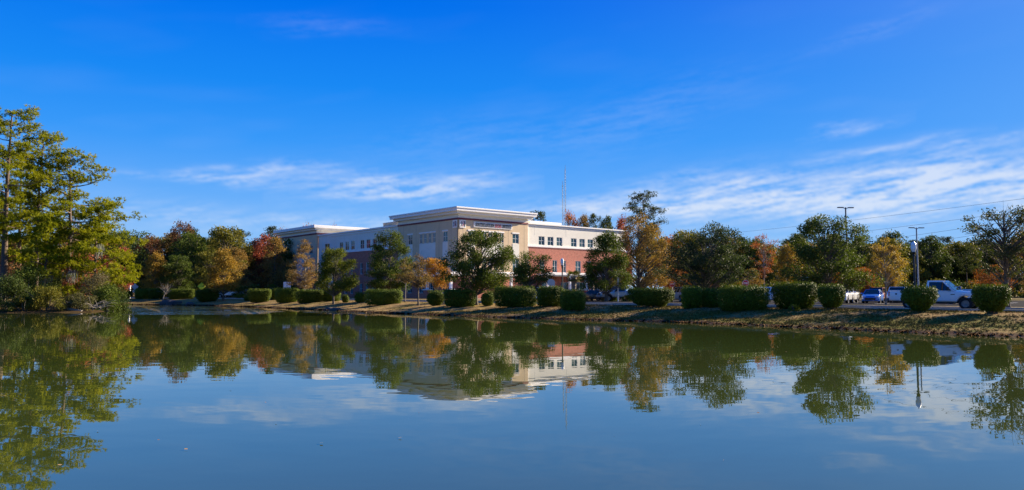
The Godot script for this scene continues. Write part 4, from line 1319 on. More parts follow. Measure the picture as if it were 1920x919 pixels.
	for k in 26:
		wood.append([lerpf(60.0, 150.0, (k + rng.randf() * 0.8) / 26.0), rng.randf_range(216.0, 250.0), ["deep", "pine", "green"][k % 3], rng.randf_range(15.5, 19.0), "tall %s on the skyline behind the car park", "skyline trees behind the car park"])
	for k in 14:
		wood.append([lerpf(-50.0, 36.0, (k + rng.randf() * 0.8) / 14.0), rng.randf_range(222.0, 245.0), ["deep", "rust", "green"][k % 3], rng.randf_range(13.0, 17.0), "%s hidden behind the building up to its top", "trees behind the building"])
	for q in wood:
		var pine: bool = q[2] == "pine"
		var t = plant_tree("woodland_tree", q[4] % {"olive": "olive tree", "deep": "dark green tree", "rust": "rust-brown tree", "green": "mid-green tree", "pine": "dark pine", "gold": "golden-leaved tree"}[q[2]], "tree", kinds[q[2]], q[0], q[1], rng.randf() * 360.0, 1.0, q[5], "pine_bark" if pine else "bark", "needle" if pine else "leaf")
		var k: float = q[3] / (20.0 if pine else 12.0)
		t.scale = Vector3(k * rng.randf_range(0.85, 1.2), k, k * rng.randf_range(0.85, 1.2))
	# undergrowth closes the foot of the woods
	var under := Soup.new()
	for k in 260:
		var left := k % 2 == 0
		var p := Vector3(rng.randf_range(-125.0, -50.0), 0, -rng.randf_range(163.0, 200.0)) if left else Vector3(rng.randf_range(38.0, 150.0), 0, -rng.randf_range(152.0, 200.0))
		var cols: Array = [DEEP, OLIVE, OAK, DEEP][k % 4]
		for m in 3:
			leaf_cloud(under, p + Vector3(rng.randf_range(-1.5, 1.5), LAND + rng.randf_range(0.6, 3.0), rng.randf_range(-1.5, 1.5)), 1.7, 0.8, 100, 0.42, cols)
	tag(put("undergrowth", under.mesh(), mats.leaf, self), "dark undergrowth along the foot of the woods", "undergrowth", "", "stuff")

# clipped hedge bush: dense leaves over a rounded block that narrows to its foot
func hedge_bush(label: String, x: float, d: float, wide: float, tall: float, deep: float, turn: float, foot: float, cols: Array, round_ := false):
	rng.seed = hash([label, x])
	var wood := Soup.new()
	var crown := Soup.new()
	var a := wide / 2.0
	var c := deep / 2.0
	var lift := tall * (0.03 if foot > 0.7 else 0.13)
	var b := (tall - lift) / 2.0
	var e := 2.6 if round_ else rng.randf_range(6.0, 11.0)
	var tone := rng.randf_range(0.8, 1.2)
	var slope := rng.randf_range(-0.05, 0.05)
	var thin := rng.randf() * TAU
	var sd := rng.randf() * 100.0
	var area := 2.0 * (wide * tall + deep * tall + wide * deep)
	var count := int(area * 420.0)
	for i in count:
		# a point on the faces of the block, by area, drawn in at the corners
		var u := Vector3(rng.randf_range(-1, 1), rng.randf_range(-1, 1), rng.randf_range(-1, 1))
		var pick := rng.randf() * (wide * deep + wide * tall + deep * tall)
		var side_ := 1.0 if rng.randf() < 0.5 else -1.0
		if pick < wide * deep: u.y = side_
		elif pick < wide * deep + wide * tall: u.z = side_
		else: u.x = side_
		var r := pow(pow(absf(u.x), e) + pow(absf(u.y), e) + pow(absf(u.z), e), -1.0 / e)
		var q := u * r
		var lump := 1.0 + 0.13 * hill.get_noise_3d(q.x * 14.0 + sd, q.y * 14.0, q.z * 14.0) + 0.05 * hill.get_noise_3d(q.x * 40.0 + sd, q.y * 40.0, q.z * 40.0)
		var inner := 1.0 - 0.16 * pow(rng.randf(), 1.6)
		if i % 4 == 0: inner = rng.randf_range(0.45, 0.95)
		var w := lerpf(foot, 1.0, smoothstep(-1.0, -0.1 + 0.5 * (1.0 - foot), q.y))
		var p := Vector3(q.x * a * w, q.y * b, q.z * c * w) * (lump * inner)
		p.y += lift + b + slope * p.x
		# worn spots where the stems show
		if q.y < 0.2 and hill.get_noise_3d(p.x * 9.0 + sd, p.y * 9.0, p.z * 9.0 + thin) > 0.40 and rng.randf() < 0.7: continue
		var o := Vector3(q.x, q.y, q.z).normalized()
		# most leaves of a clipped bush lie along its surface and face outward
		var face_ := (o + rand_dir() * 0.62).normalized()
		var al := face_.cross(rand_dir()).normalized()
		var si := al.cross(face_)
		var l := rng.randf_range(0.08, 0.135) * (1.7 if inner < 0.85 else 1.0)
		var lc := mix_color(cols, 0.25)
		crown.leaf(p, al, si, l, l * 0.6, Color(lc.r * tone, lc.g * tone, lc.b * tone))
	# shoots that the shears missed
	for i in int(area * 11.0):
		var p := Vector3(rng.randf_range(-a, a) * 0.9, tall * rng.randf_range(0.95, 1.07), rng.randf_range(-c, c) * 0.9)
		crown.leaf(p, (Vector3.UP + rand_dir() * 0.5).normalized(), rand_dir().cross(Vector3.UP).normalized(), rng.randf_range(0.1, 0.2), 0.05, mix_color(cols, 0.2))
	for k in maxi(5, int(wide * 5.0)):
		var px := rng.randf_range(-a, a) * 0.62 * foot
		var pz := rng.randf_range(-c, c) * 0.5 * foot
		wood.tube(bent(Vector3(px * 0.55, -0.08, pz * 0.55), Vector3(px * 1.35, tall * 0.6, pz * 1.35), 0.0, 3), [0.05, 0.04, 0.028, 0.014], 5, false)
	var t = thing("hedge_bush", label, "bush", on_ground(x, d, 0.03), turn, "clipped bushes along the pond bank")
	put("stems", wood.mesh(), mats.bark, t)
	put("foliage", crown.mesh(), mats.hedge_leaf, t)
	return t

const HEDGE := [Color(0.097, 0.131, 0.012), Color(0.068, 0.103, 0.011), Color(0.131, 0.158, 0.015), Color(0.055, 0.083, 0.010)]
const HEDGE_PALE := [Color(0.138, 0.156, 0.017), Color(0.100, 0.125, 0.014), Color(0.163, 0.175, 0.020)]

func hedges() -> void:
	for q in [
		["small rounded bush beside the diamond sign on the far bank", -71.8, 141.2, 2.2, 1.7, 1.7, true, 0.75],
		["dark bush in front of the pale cypress trunk on the far bank", -68.4, 141.0, 2.8, 1.9, 1.8, false, 0.85],
		["dark bush next right of the pale cypress trunk on the far bank", -65.6, 140.2, 2.6, 1.9, 1.8, false, 0.85],
		["wide flat-topped bush behind the leaning bare sapling", -59.8, 137.6, 4.4, 1.8, 1.9, false, 0.85],
		["vase-shaped bush left of the dark gold-tree trunk", -50.9, 127.0, 3.8, 2.05, 2.0, false, 0.62],
		["tiny low bush on the bare slope left of the palms", -42.8, 123.0, 1.1, 0.9, 1.0, true, 0.8],
		["double-lobed bush in front of the two palms", -38.7, 116.5, 3.5, 1.95, 1.9, false, 0.66],
		["narrow bush squeezed between two larger ones below the white sign", -38.0, 122.0, 1.5, 1.8, 1.5, false, 0.85],
		["big dark bush below the white board sign", -32.6, 110.2, 3.3, 2.1, 2.1, false, 0.8],
		["dark bush under the sparse rust-brown cypress", -27.9, 105.0, 3.7, 1.75, 1.9, false, 0.74],
		["bush behind the trunk of the round oak on the bank", -25.4, 106.3, 2.9, 1.8, 1.8, false, 0.8],
		["tiny round bush alone right of the round oak's trunk", -21.9, 100.0, 0.95, 0.98, 0.9, true, 0.7],
		["short dark bush at the left end of the longest left hedge", -19.3, 96.8, 1.5, 1.3, 1.4, true, 0.8],
		["long low bush with a lit rounded right end before the left wing", -14.9, 88.2, 4.4, 1.7, 2.0, false, 0.8],
		["round ball bush beside the small brown cypress", -8.0, 79.8, 1.95, 1.5, 1.6, true, 0.7],
		["deep-shaded square bush left of the leaning oak trunk", -5.2, 76.0, 3.2, 1.7, 1.9, false, 0.8],
		["small bush right of the leaning oak trunk", -2.4, 75.0, 1.3, 1.4, 1.3, true, 0.8],
		["wide box bush before the brick right wing, lit along its top", 0.3, 70.7, 4.0, 1.85, 2.1, false, 0.84],
		["box bush left of the black lamp post before the entrance", 3.5, 69.5, 2.4, 1.72, 1.8, false, 0.86],
		["tall square bush nearest the water below the palms", 5.1, 63.9, 2.1, 1.62, 1.8, false, 0.86],
		["long table-topped bush on one narrow foot beside the open slope", 11.6, 63.4, 3.8, 1.53, 1.7, false, 0.56],
		["upright bush under the left side of the wide oak", 14.3, 60.6, 1.55, 1.7, 1.5, false, 0.84],
		["low dark bush behind the wide oak's trunk foot", 15.9, 60.6, 1.6, 1.5, 1.3, false, 0.85],
		["largest long bush with a bright leafy right end", 17.0, 56.0, 3.7, 1.8, 2.1, false, 0.78],
		["tall two-humped bush right of the white sport utility car", 20.7, 55.6, 3.2, 1.86, 1.8, false, 0.66],
		["bush under the biggest oak just left of the white cars", 22.5, 53.6, 2.0, 1.7, 1.6, false, 0.68],
		["free-standing bush in front of the white pickup's rear wheel", 25.5, 47.6, 2.15, 1.56, 1.6, false, 0.5],
		["free-standing bush hiding the white pickup's nose", 28.1, 44.6, 2.15, 1.6, 1.7, false, 0.62]]:
		hedge_bush(q[0], q[1], q[2], q[3] * (0.98 if q[1] < 22.0 else 0.88), q[4] * 0.97, q[5], -rad_to_deg(atan2(q[1], q[2])) + rng.randf_range(-7, 7), minf(1.0, q[7] + (0.1 if q[1] < 22.0 else 0.0)), HEDGE, q[6])

# ---------------------------------------------------------------- vehicles
# A body lofted along x: q.belt and q.bottom are lists of (x, y), q.plan a list of (x, half width)
func along(list: Array, x: float) -> float:
	for k in list.size() - 1:
		if x <= list[k + 1][0]:
			return lerpf(list[k][1], list[k + 1][1], clampf((x - list[k][0]) / maxf(0.001, list[k + 1][0] - list[k][0]), 0.0, 1.0))
	return list[-1][1]

func loft_body(q: Dictionary, x0: float, x1: float, crown := 0.05) -> ArrayMesh:
	var rings := []
	var xs := []
	var x := x0
	while x < x1:
		xs.append(x)
		x += 0.07
	xs.append(x1)
	for xx in xs:
		var w := along(q.plan, xx)
		var yt := along(q.belt, xx)
		var yb := along(q.bottom, xx)
		for wx in q.wheels:
			var dx: float = absf(xx - wx)
			if dx < q.arch:
				yb = maxf(yb, q.radius + sqrt(q.arch * q.arch - dx * dx))
		yb = minf(yb, yt - 0.08)
		var t := yt - yb
		var ring := []
		for s in [[-0.90, 0.0, 0], [-0.985, 0.12, 0], [-1.0, 0.5, 0], [-0.985, 0.8, 0], [-0.95, 0.965, 0], [-0.86, 1.0, 0.35], [-0.45, 1.0, 0.85], [0.45, 1.0, 0.85], [0.86, 1.0, 0.35], [0.95, 0.965, 0], [0.985, 0.8, 0], [1.0, 0.5, 0], [0.985, 0.12, 0], [0.90, 0.0, 0]]:
			ring.append(Vector3(xx, yb + t * s[1] + crown * s[2], w * s[0]))
		rings.append(ring)
	var s := Soup.new()
	var m: int = rings[0].size()
	for k in m:
		var k2 := (k + 1) % m
		var base := s.v.size()
		for i in rings.size():
			var dirx: Vector3 = rings[mini(i + 1, rings.size() - 1)][k] - rings[maxi(i - 1, 0)][k]
			var across: Vector3 = rings[i][k2] - rings[i][k]
			var nn := dirx.cross(across).normalized()
			s.v.append(rings[i][k])
			s.v.append(rings[i][k2])
			s.n.append(nn)
			s.n.append(nn)
		for i in rings.size() - 1:
			var a := base + i * 2
			for e in [a, a + 1, a + 3, a, a + 3, a + 2]:
				s.ix.append(e)
	for e in [0, rings.size() - 1]:
		var base := s.v.size()
		for k in m:
			s.v.append(rings[e][k])
			s.n.append(Vector3.LEFT if e == 0 else Vector3.RIGHT)
		for k in range(1, m - 1):
			for j in ([0, k + 1, k] if e == 0 else [0, k, k + 1]):
				s.ix.append(base + j)
	# normals must point outward
	for i in s.v.size():
		var mid := Vector3(s.v[i].x, 0.6, 0.0)
		if s.n[i].x * s.n[i].x < 0.9 and s.n[i].dot(s.v[i] - mid) < 0.0:
			s.n[i] = -s.n[i]
	return s.mesh()

# six-sided cab: side profile of four points, belt and roof half widths
func cab_mesh(p: Array, wb: float, wr: float) -> ArrayMesh:
	var s := Soup.new()
	var l := []
	var r := []
	for k in 4:
		var w := wb if k == 0 or k == 3 else wr
		l.append(Vector3(p[k].x, p[k].y, -w))
		r.append(Vector3(p[k].x, p[k].y, w))
	for k in 3:
		s.quad(l[k], r[k], r[k + 1], l[k + 1])
		# roof edge rails soften the side
	s.quad(l[0], l[1], l[2], l[3])
	s.quad(r[3], r[2], r[1], r[0])
	for i in s.v.size():
		var mid := Vector3((p[0].x + p[3].x) / 2.0, (p[0].y + p[1].y) / 2.0, 0)
		if s.n[i].dot(s.v[i] - mid) < 0.0: s.n[i] = -s.n[i]
	return s.mesh()

# a thin pane over a quad a b c d, drawn in by `inset` and set proud of it
func glass(called: String, parent: Node, a: Vector3, b: Vector3, c: Vector3, d: Vector3, u0: float, u1: float, v0: float, v1: float, m: Material = null):
	var q := []
	for e in [[u0, v0], [u1, v0], [u1, v1], [u0, v1]]:
		q.append(a.lerp(b, e[0]).lerp(d.lerp(c, e[0]), e[1]))
	var n: Vector3 = (q[2] - q[0]).cross(q[1] - q[0]).normalized()
	var mid := (a + b + c + d) / 4.0
	if n.dot(mid - Vector3(mid.x * 0.7, 0.9, 0)) < 0.0: n = -n
	var s := Soup.new()
	var o := n * 0.012
	s.quad(q[0] + o, q[1] + o, q[2] + o, q[3] + o)
	for k in 4:
		s.quad(q[k] - o, q[(k + 1) % 4] - o, q[(k + 1) % 4] + o, q[k] + o)
	for i in 4: s.n[i] = n
	return put(called, s.mesh(), m if m else mats.car_glass, parent)

var wheel_made := {}

func wheel(parent: Node, x: float, z: float, r: float, wide := 0.24) -> void:
	var key := "%.2f" % r
	if not wheel_made.has(key):
		var t := Soup.new()
		t.lathe([Vector2(r * 0.62, -wide / 2), Vector2(r * 0.93, -wide / 2), Vector2(r, -wide * 0.36), Vector2(r, wide * 0.36), Vector2(r * 0.93, wide / 2), Vector2(r * 0.62, wide / 2)], 22)
		var h := Soup.new()
		h.lathe([Vector2(0.001, wide * 0.30), Vector2(r * 0.16, wide * 0.30), Vector2(r * 0.2, wide * 0.2), Vector2(r * 0.54, wide * 0.22), Vector2(r * 0.62, wide * 0.46), Vector2(r * 0.66, wide * 0.46)], 18)
		h.lathe([Vector2(r * 0.66, -wide * 0.46), Vector2(r * 0.62, -wide * 0.46), Vector2(r * 0.54, -wide * 0.22), Vector2(r * 0.2, -wide * 0.2), Vector2(0.001, -wide * 0.3)], 18)
		for k in 6:
			var a := TAU * k / 6.0
			h.box(Vector3(cos(a) * r * 0.38 - 0.03, wide * 0.19, sin(a) * r * 0.38 - 0.03), Vector3(cos(a) * r * 0.38 + 0.03, wide * 0.25, sin(a) * r * 0.38 + 0.03))
		wheel_made[key] = [t.mesh(), h.mesh()]
	var w = put("wheel", wheel_made[key][0], mats.rubber, parent, Vector3(x, r, z))
	w.rotation_degrees.x = 90.0 if z > 0 else -90.0
	put("rim", wheel_made[key][1], mats.rim_metal, w)

const CAR := {
	"sedan": {"len": 4.6, "radius": 0.33, "arch": 0.39, "wheels": [-1.35, 1.38], "belt": [[-2.3, 0.88], [-2.2, 0.98], [-1.3, 1.0], [0.9, 0.96], [1.9, 0.82], [2.2, 0.72], [2.3, 0.6]], "bottom": [[-2.3, 0.45], [-2.0, 0.24], [2.0, 0.2], [2.3, 0.28]], "plan": [[-2.3, 0.72], [-2.0, 0.86], [-1.0, 0.9], [1.2, 0.9], [2.0, 0.84], [2.3, 0.66]], "cab": [Vector2(1.15, 0.93), Vector2(0.35, 1.44), Vector2(-0.95, 1.42), Vector2(-1.75, 0.98)], "wb": 0.84, "wr": 0.62},
	"suv": {"len": 4.9, "radius": 0.38, "arch": 0.45, "wheels": [-1.45, 1.45], "belt": [[-2.45, 1.02], [-2.3, 1.08], [1.1, 1.08], [2.0, 1.0], [2.35, 0.9], [2.45, 0.75]], "bottom": [[-2.45, 0.5], [-2.2, 0.32], [2.2, 0.3], [2.45, 0.4]], "plan": [[-2.45, 0.84], [-2.2, 0.93], [1.4, 0.95], [2.2, 0.88], [2.45, 0.72]], "cab": [Vector2(1.15, 1.06), Vector2(0.45, 1.74), Vector2(-2.1, 1.76), Vector2(-2.36, 1.06)], "wb": 0.9, "wr": 0.74}}

func make_car(label: String, kind: String, paint: String, x: float, d: float, turn: float, group := "cars in the car park"):
	var q: Dictionary = CAR[kind]
	var t = thing("parked_car", label, "car", Vector3(x, LAND + 0.008, -d), turn, group)
	var body = put("body", loft_body(q, -q.len / 2.0, q.len / 2.0), mats[paint], t)
	put("underbody", box_mesh(Vector3(-q.len / 2.0 + 0.25, 0.26, -0.66), Vector3(q.len / 2.0 - 0.25, 0.62, 0.66)), mats.trim_black, body)
	var c: Array = q.cab
	var cab = put("cab", cab_mesh(c, q.wb, q.wr), mats[paint], t)
	var wb: float = q.wb
	var wr: float = q.wr
	glass("windscreen", cab, Vector3(c[0].x, c[0].y, -wb), Vector3(c[0].x, c[0].y, wb), Vector3(c[1].x, c[1].y, wr), Vector3(c[1].x, c[1].y, -wr), 0.05, 0.95, 0.08, 0.93)
	glass("rear_window", cab, Vector3(c[3].x, c[3].y, -wb), Vector3(c[3].x, c[3].y, wb), Vector3(c[2].x, c[2].y, wr), Vector3(c[2].x, c[2].y, -wr), 0.08, 0.92, 0.12, 0.9)
	for z in [-1.0, 1.0]:
		var a := Vector3(c[3].x, c[3].y, z * wb)
		var b := Vector3(c[0].x, c[0].y, z * wb)
		var cc := Vector3(c[1].x, c[1].y, z * wr)
		var dd := Vector3(c[2].x, c[2].y, z * wr)
		for u in ([[0.14, 0.46], [0.5, 0.9]] if kind == "sedan" else [[0.06, 0.30], [0.34, 0.60], [0.64, 0.94]]):
			glass("side_window", cab, a, b, cc, dd, u[0], u[1], 0.12, 0.88)
		for wx in q.wheels:
			wheel(t, wx, z * (q.plan[2][1] - 0.13), q.radius)
		put("headlight", soft_box(Vector3(q.len / 2.0 - 0.3, 0.6, z * 0.6 - 0.18), Vector3(q.len / 2.0 - 0.03, 0.74, z * 0.6 + 0.18), 0.03), mats.lens_white, t)
		put("tail_light", soft_box(Vector3(-q.len / 2.0 - 0.01, 0.74, z * 0.62 - 0.16), Vector3(-q.len / 2.0 + 0.16, 0.94, z * 0.62 + 0.16), 0.03), mats.lens_red, t)
		put("mirror", soft_box(Vector3(c[0].x - 0.32, c[0].y + 0.02, z * (wb + 0.12) - 0.1), Vector3(c[0].x - 0.16, c[0].y + 0.17, z * (wb + 0.12) + 0.1), 0.03), mats[paint], t)
	put("grille", box_mesh(Vector3(q.len / 2.0 - 0.06, 0.34, -0.5), Vector3(q.len / 2.0 + 0.012, 0.56, 0.5)), mats.trim_black, t)
	return t

func make_pickup(label: String, paint: String, x: float, d: float, turn: float, group := ""):
	var t = thing("pickup_truck", label, "truck", Vector3(x, LAND + 0.008, -d), turn, group)
	var w := 0.98
	# front: bonnet and cab body up to the belt, from the cab's back to the nose
	var q := {"radius": 0.40, "arch": 0.50, "wheels": [1.86, -1.62], "belt": [[-0.55, 1.24], [1.0, 1.22], [1.35, 1.22], [2.3, 1.16], [2.62, 1.08], [2.8, 0.95], [2.86, 0.8]], "bottom": [[-0.55, 0.5], [2.4, 0.48], [2.86, 0.5]], "plan": [[-0.55, 0.96], [1.9, 0.98], [2.5, 0.95], [2.86, 0.84]]}
	var body = put("body", loft_body(q, -0.55, 2.84, 0.07), mats[paint], t)
	put("underbody", box_mesh(Vector3(-2.75, 0.42, -0.62), Vector3(2.6, 0.72, 0.62)), mats.trim_black, body)
	put("bonnet_scoop", soft_box(Vector3(1.35, 1.22, -0.5), Vector3(2.5, 1.27, 0.5), 0.03), mats[paint], body)
	put("badge", box_mesh(Vector3(1.02, 0.98, 0.955), Vector3(1.26, 1.03, 0.985)), mats.trim_black, body)
	var c := [Vector2(1.28, 1.22), Vector2(0.55, 1.90), Vector2(-0.42, 1.92), Vector2(-0.54, 1.22)]
	var wb := 0.92
	var wr := 0.76
	var cab = put("cab", cab_mesh(c, wb, wr), mats[paint], t)
	put("roof", soft_box(Vector3(-0.44, 1.89, -wr), Vector3(0.55, 1.945, wr), 0.025), mats[paint], cab)
	glass("windscreen", cab, Vector3(c[0].x, c[0].y, -wb), Vector3(c[0].x, c[0].y, wb), Vector3(c[1].x, c[1].y, wr), Vector3(c[1].x, c[1].y, -wr), 0.05, 0.95, 0.07, 0.93)
	glass("rear_window", cab, Vector3(c[3].x, c[3].y, -wb), Vector3(c[3].x, c[3].y, wb), Vector3(c[2].x, c[2].y, wr), Vector3(c[2].x, c[2].y, -wr), 0.1, 0.9, 0.2, 0.85)
	# open bed behind the cab
	var bq := {"radius": 0.40, "arch": 0.50, "wheels": [-1.62, 1.86], "belt": [[-2.9, 1.24], [-0.6, 1.25]], "bottom": [[-2.9, 0.55], [-0.6, 0.5]], "plan": [[-2.9, 0.93], [-2.75, 0.97], [-0.6, 0.97]]}
	var bed = put("bed", loft_body(bq, -2.88, -0.6, 0.0), mats[paint], t)
	put("bed_cover", soft_box(Vector3(-2.78, 1.235, -0.84), Vector3(-0.68, 1.265, 0.84), 0.01), mats.trim_black, bed)
	put("tool_box", soft_box(Vector3(-1.2, 1.26, -0.8), Vector3(-0.72, 1.36, 0.8), 0.03), mats.rim_metal, t)
	for z in [-1.0, 1.0]:
		put("bed_rail", soft_box(Vector3(-2.86, 1.24, z * 0.91 - 0.05), Vector3(-0.62, 1.30, z * 0.91 + 0.05), 0.02), mats[paint], bed)
		put("tail_light", soft_box(Vector3(-2.92, 0.86, z * 0.88 - 0.06), Vector3(-2.82, 1.2, z * 0.88 + 0.065), 0.02), mats.lens_red, t)
		var a := Vector3(c[3].x, c[3].y, z * wb)
		var b := Vector3(c[0].x, c[0].y, z * wb)
		var cc := Vector3(c[1].x, c[1].y, z * wr)
		var dd := Vector3(c[2].x, c[2].y, z * wr)
		glass("side_window", cab, a, b, cc, dd, 0.12, 0.9, 0.06, 0.9)
		var door = put("door", soft_box(Vector3(-0.35, 0.56, z * 0.965 - 0.02), Vector3(1.0, 1.2, z * 0.965 + 0.02), 0.015), mats[paint], t)
		put("handle", soft_box(Vector3(-0.25, 1.06, z * 0.99 - 0.02), Vector3(-0.07, 1.1, z * 0.99 + 0.02), 0.008), mats.trim_black, door)
		put("mirror", soft_box(Vector3(0.82, 1.26, z * 1.1 - 0.12), Vector3(0.96, 1.5, z * 1.1 + 0.12), 0.03), mats.trim_black, t)
		put("headlight", soft_box(Vector3(2.55, 0.86, z * 0.72 - 0.17), Vector3(2.83, 1.05, z * 0.72 + 0.17), 0.03), mats.lens_white, t)
		put("side_marker", soft_box(Vector3(2.5, 0.88, z * 0.955 - 0.02), Vector3(2.66, 1.02, z * 0.955 + 0.02), 0.008), mats.lens_amber, t)
		for wx in [-1.62, 1.86]:
			wheel(t, wx, z * 0.82, 0.40, 0.28)
		put("fuel_cap", soft_box(Vector3(-2.45, 0.98, z * 0.972 - 0.006), Vector3(-2.33, 1.08, z * 0.972 + 0.006), 0.004), mats.trim_black, bed)
	put("front_bumper", soft_box(Vector3(2.62, 0.5, -0.96), Vector3(2.98, 0.80, 0.96), 0.05), mats.grey_metal, t)
	put("rear_bumper", soft_box(Vector3(-3.06, 0.5, -0.92), Vector3(-2.88, 0.74, 0.92), 0.04), mats.dark_grey_metal, t)
	put("grille", box_mesh(Vector3(2.78, 0.82, -0.52), Vector3(2.875, 1.04, 0.52)), mats.trim_black, t)
	return t

func vehicles() -> void:
	make_pickup("white single-cab pickup with black mirrors driving on the road behind the bank", "paint_white", 29.3, 52.3, -44.0)
	make_pickup("white pickup far off on the road by the left palms", "paint_white", -58.5, 158.0, 160.0)
	make_pickup("pale grey pickup parked beyond the dark oak's trunk, near the wide hedge", "paint_silver", 13.9, 97.5, 190.0)
	make_car("bright blue car parked with its nose toward the pond", "sedan", "paint_blue", 38.2, 80.5, -122.0)
	make_car("white sport utility car parked just left of the blue car", "suv", "paint_white", 37.4, 85.0, -122.0)
	make_car("white hatch at the left end of the row by the biggest oak's hedge", "suv", "paint_white", 34.6, 80.0, -122.0)
	make_car("dark red car showing only its roof behind the blue car", "suv", "paint_red", 46.5, 97.0, -122.0)
	make_car("dark car behind the white sport utility cars", "suv", "paint_dark", 43.3, 97.5, -122.0)
	make_car("white car half hidden by the yellow-tan sapling's trunk", "suv", "paint_white", 42.6, 84.0, -122.0)
	make_car("white car behind the pickup's cargo bed", "suv", "paint_white", 51.0, 90.0, -122.0)
	make_car("silver car behind the pickup, near the lamp posts", "suv", "paint_silver", 46.4, 80.0, -122.0)
	make_car("white car whose bonnet shows beyond the pickup's bonnet", "sedan", "paint_white", 44.6, 74.5, 150.0)
	make_car("white sport utility car between the long bush and the two-humped bush", "suv", "paint_white", 29.0, 87.0, 175.0)
	make_car("silver sport utility car at the right end of the table-topped bush", "suv", "paint_silver", 20.4, 91.0, 100.0)
	make_car("steel-blue car behind the wide oak's trunk", "sedan", "paint_steel", 23.3, 95.0, 100.0)
	make_car("white sedan parked before the entrance behind the dark oak's trunk", "sedan", "paint_white", 13.2, 104.0, 170.0)
	make_car("dark sedan parked before the entrance beside the palms", "sedan", "paint_dark", 10.6, 100.0, 170.0)
	make_car("white van-like car glimpsed between the two box bushes", "suv", "paint_white", 2.9, 92.0, 200.0)

# ---------------------------------------------------------------- lamps, signs, wires
func acorn_lamp(label: String, x: float, d: float, tall: float):
	var t = thing("street_lamp", label, "lamp", on_ground(x, d), 0.0, "black posts with white acorn lanterns")
	var s := Soup.new()
	s.lathe([Vector2(0.17, -0.05), Vector2(0.17, 0.35), Vector2(0.12, 0.42), Vector2(0.12, 0.75), Vector2(0.075, 0.85), Vector2(0.06, tall - 1.0), Vector2(0.10, tall - 0.98), Vector2(0.10, tall - 0.92), Vector2(0.06, tall - 0.9), Vector2(0.13, tall - 0.78), Vector2(0.13, tall - 0.72), Vector2(0.001, tall - 0.72)], 14)
	put("post", s.mesh(), mats.black_metal, t)
	var l := Soup.new()
	l.lathe([Vector2(0.001, tall - 0.715), Vector2(0.11, tall - 0.715), Vector2(0.175, tall - 0.5), Vector2(0.16, tall - 0.28), Vector2(0.12, tall - 0.16), Vector2(0.001, tall - 0.15)], 16)
	var lantern = put("lantern", l.mesh(), mats.lamp_white, t)
	var c := Soup.new()
	c.lathe([Vector2(0.175, tall - 0.27), Vector2(0.16, tall - 0.2), Vector2(0.1, tall - 0.09), Vector2(0.03, tall - 0.05), Vector2(0.03, tall), Vector2(0.001, tall + 0.02)], 14)
	put("cap", c.mesh(), mats.lamp_white, lantern)
	return t

func lot_light(label: String, x: float, d: float, tall: float, turn: float, dark: bool):
	var t = thing("light_pole", label, "light pole", Vector3(x, LAND, -d), turn, "tall car park light poles")
	var s := Soup.new()
	s.tube([Vector3(0, 0.5, 0), Vector3(0, tall * 0.5, 0), Vector3(0, tall, 0)], [0.11, 0.095, 0.075], 10)
	var m = mats.dark_grey_metal if dark else mats.grey_metal
	put("pole", s.mesh(), m, t)
	var b := CylinderMesh.new()
	b.top_radius = 0.3
	b.bottom_radius = 0.32
	b.height = 0.75
	put("footing", b, mats.concrete, t, Vector3(0, 0.36, 0))
	for e in [-1.0, 1.0]:
		var a := Soup.new()
		a.tube([Vector3(0, tall - 0.12, 0), Vector3(e * 0.35, tall - 0.04, 0)], [0.05, 0.04], 6)
		var arm = put("arm", a.mesh(), m, t)
		put("lamp_head", soft_box(Vector3(minf(e * 0.3, e * 0.98), tall - 0.07, -0.16), Vector3(maxf(e * 0.3, e * 0.98), tall + 0.03, 0.16), 0.03), mats.dark_grey_metal, arm)
	return t

func octagon(r: float, deep: float) -> ArrayMesh:
	var s := Soup.new()
	var p := []
	for k in 8:
		var a := TAU * (k + 0.5) / 8.0
		p.append(Vector3(cos(a) * r, sin(a) * r, 0))
	var z := Vector3(0, 0, deep)
	for k in 8:
		var k2 := (k + 1) % 8
		s.quad(p[k], p[k2], p[k2] + z, p[k] + z)
	for k in [1, 3, 5]:
		s.quad(p[0] + z, p[k] + z, p[k + 1] + z, p[(k + 2) % 8] + z)
		s.quad(p[0], p[k], p[k + 1], p[(k + 2) % 8])
	for i in range(32, s.n.size()):
		s.n[i] = Vector3(0, 0, 1) if s.v[i].z > deep * 0.5 else Vector3(0, 0, -1)
	return s.mesh()

func sign_post(called: String, label: String, x: float, d: float, tall: float, turn: float):
	var t = thing(called, label, "sign", on_ground(x, d), turn, "signs round the pond")
	var s := Soup.new()
	s.box(Vector3(-0.03, -0.1, -0.03), Vector3(0.03, tall, 0.03))
	put("post", s.mesh(), mats.sign_back, t)
	return t

func stop_sign(label: String, x: float, d: float, turn: float, top: float):
	var t = sign_post("stop_sign", label, x, d, top - 0.1, turn)
	var p = put("plate", octagon(0.40, 0.012), mats.sign_back, t, Vector3(0, top - 0.4, 0.035))
	var w = put("border", octagon(0.395, 0.006), mats.sign_white, p, Vector3(0, 0, 0.012))
	put("face", octagon(0.365, 0.006), mats.stop_red, p, Vector3(0, 0, 0.018))
	letters(p, "STOP", Vector3(-0.24, -0.1, 0.004), 0.48, 0.22, mats.sign_white)
	return t

func wire(label: String, a: Vector3, b: Vector3, sag: float) -> void:
	var pts := []
	var rad := []
	for k in 25:
		var t := k / 24.0
		pts.append(a.lerp(b, t) - Vector3.UP * sag * 4.0 * t * (1.0 - t))
		rad.append(0.015)
	var s := Soup.new()
	s.tube(pts, rad, 5, false)
	tag(put("power_line", s.mesh(), mats.wire_black, self), label, "cable", "power lines over the car park")

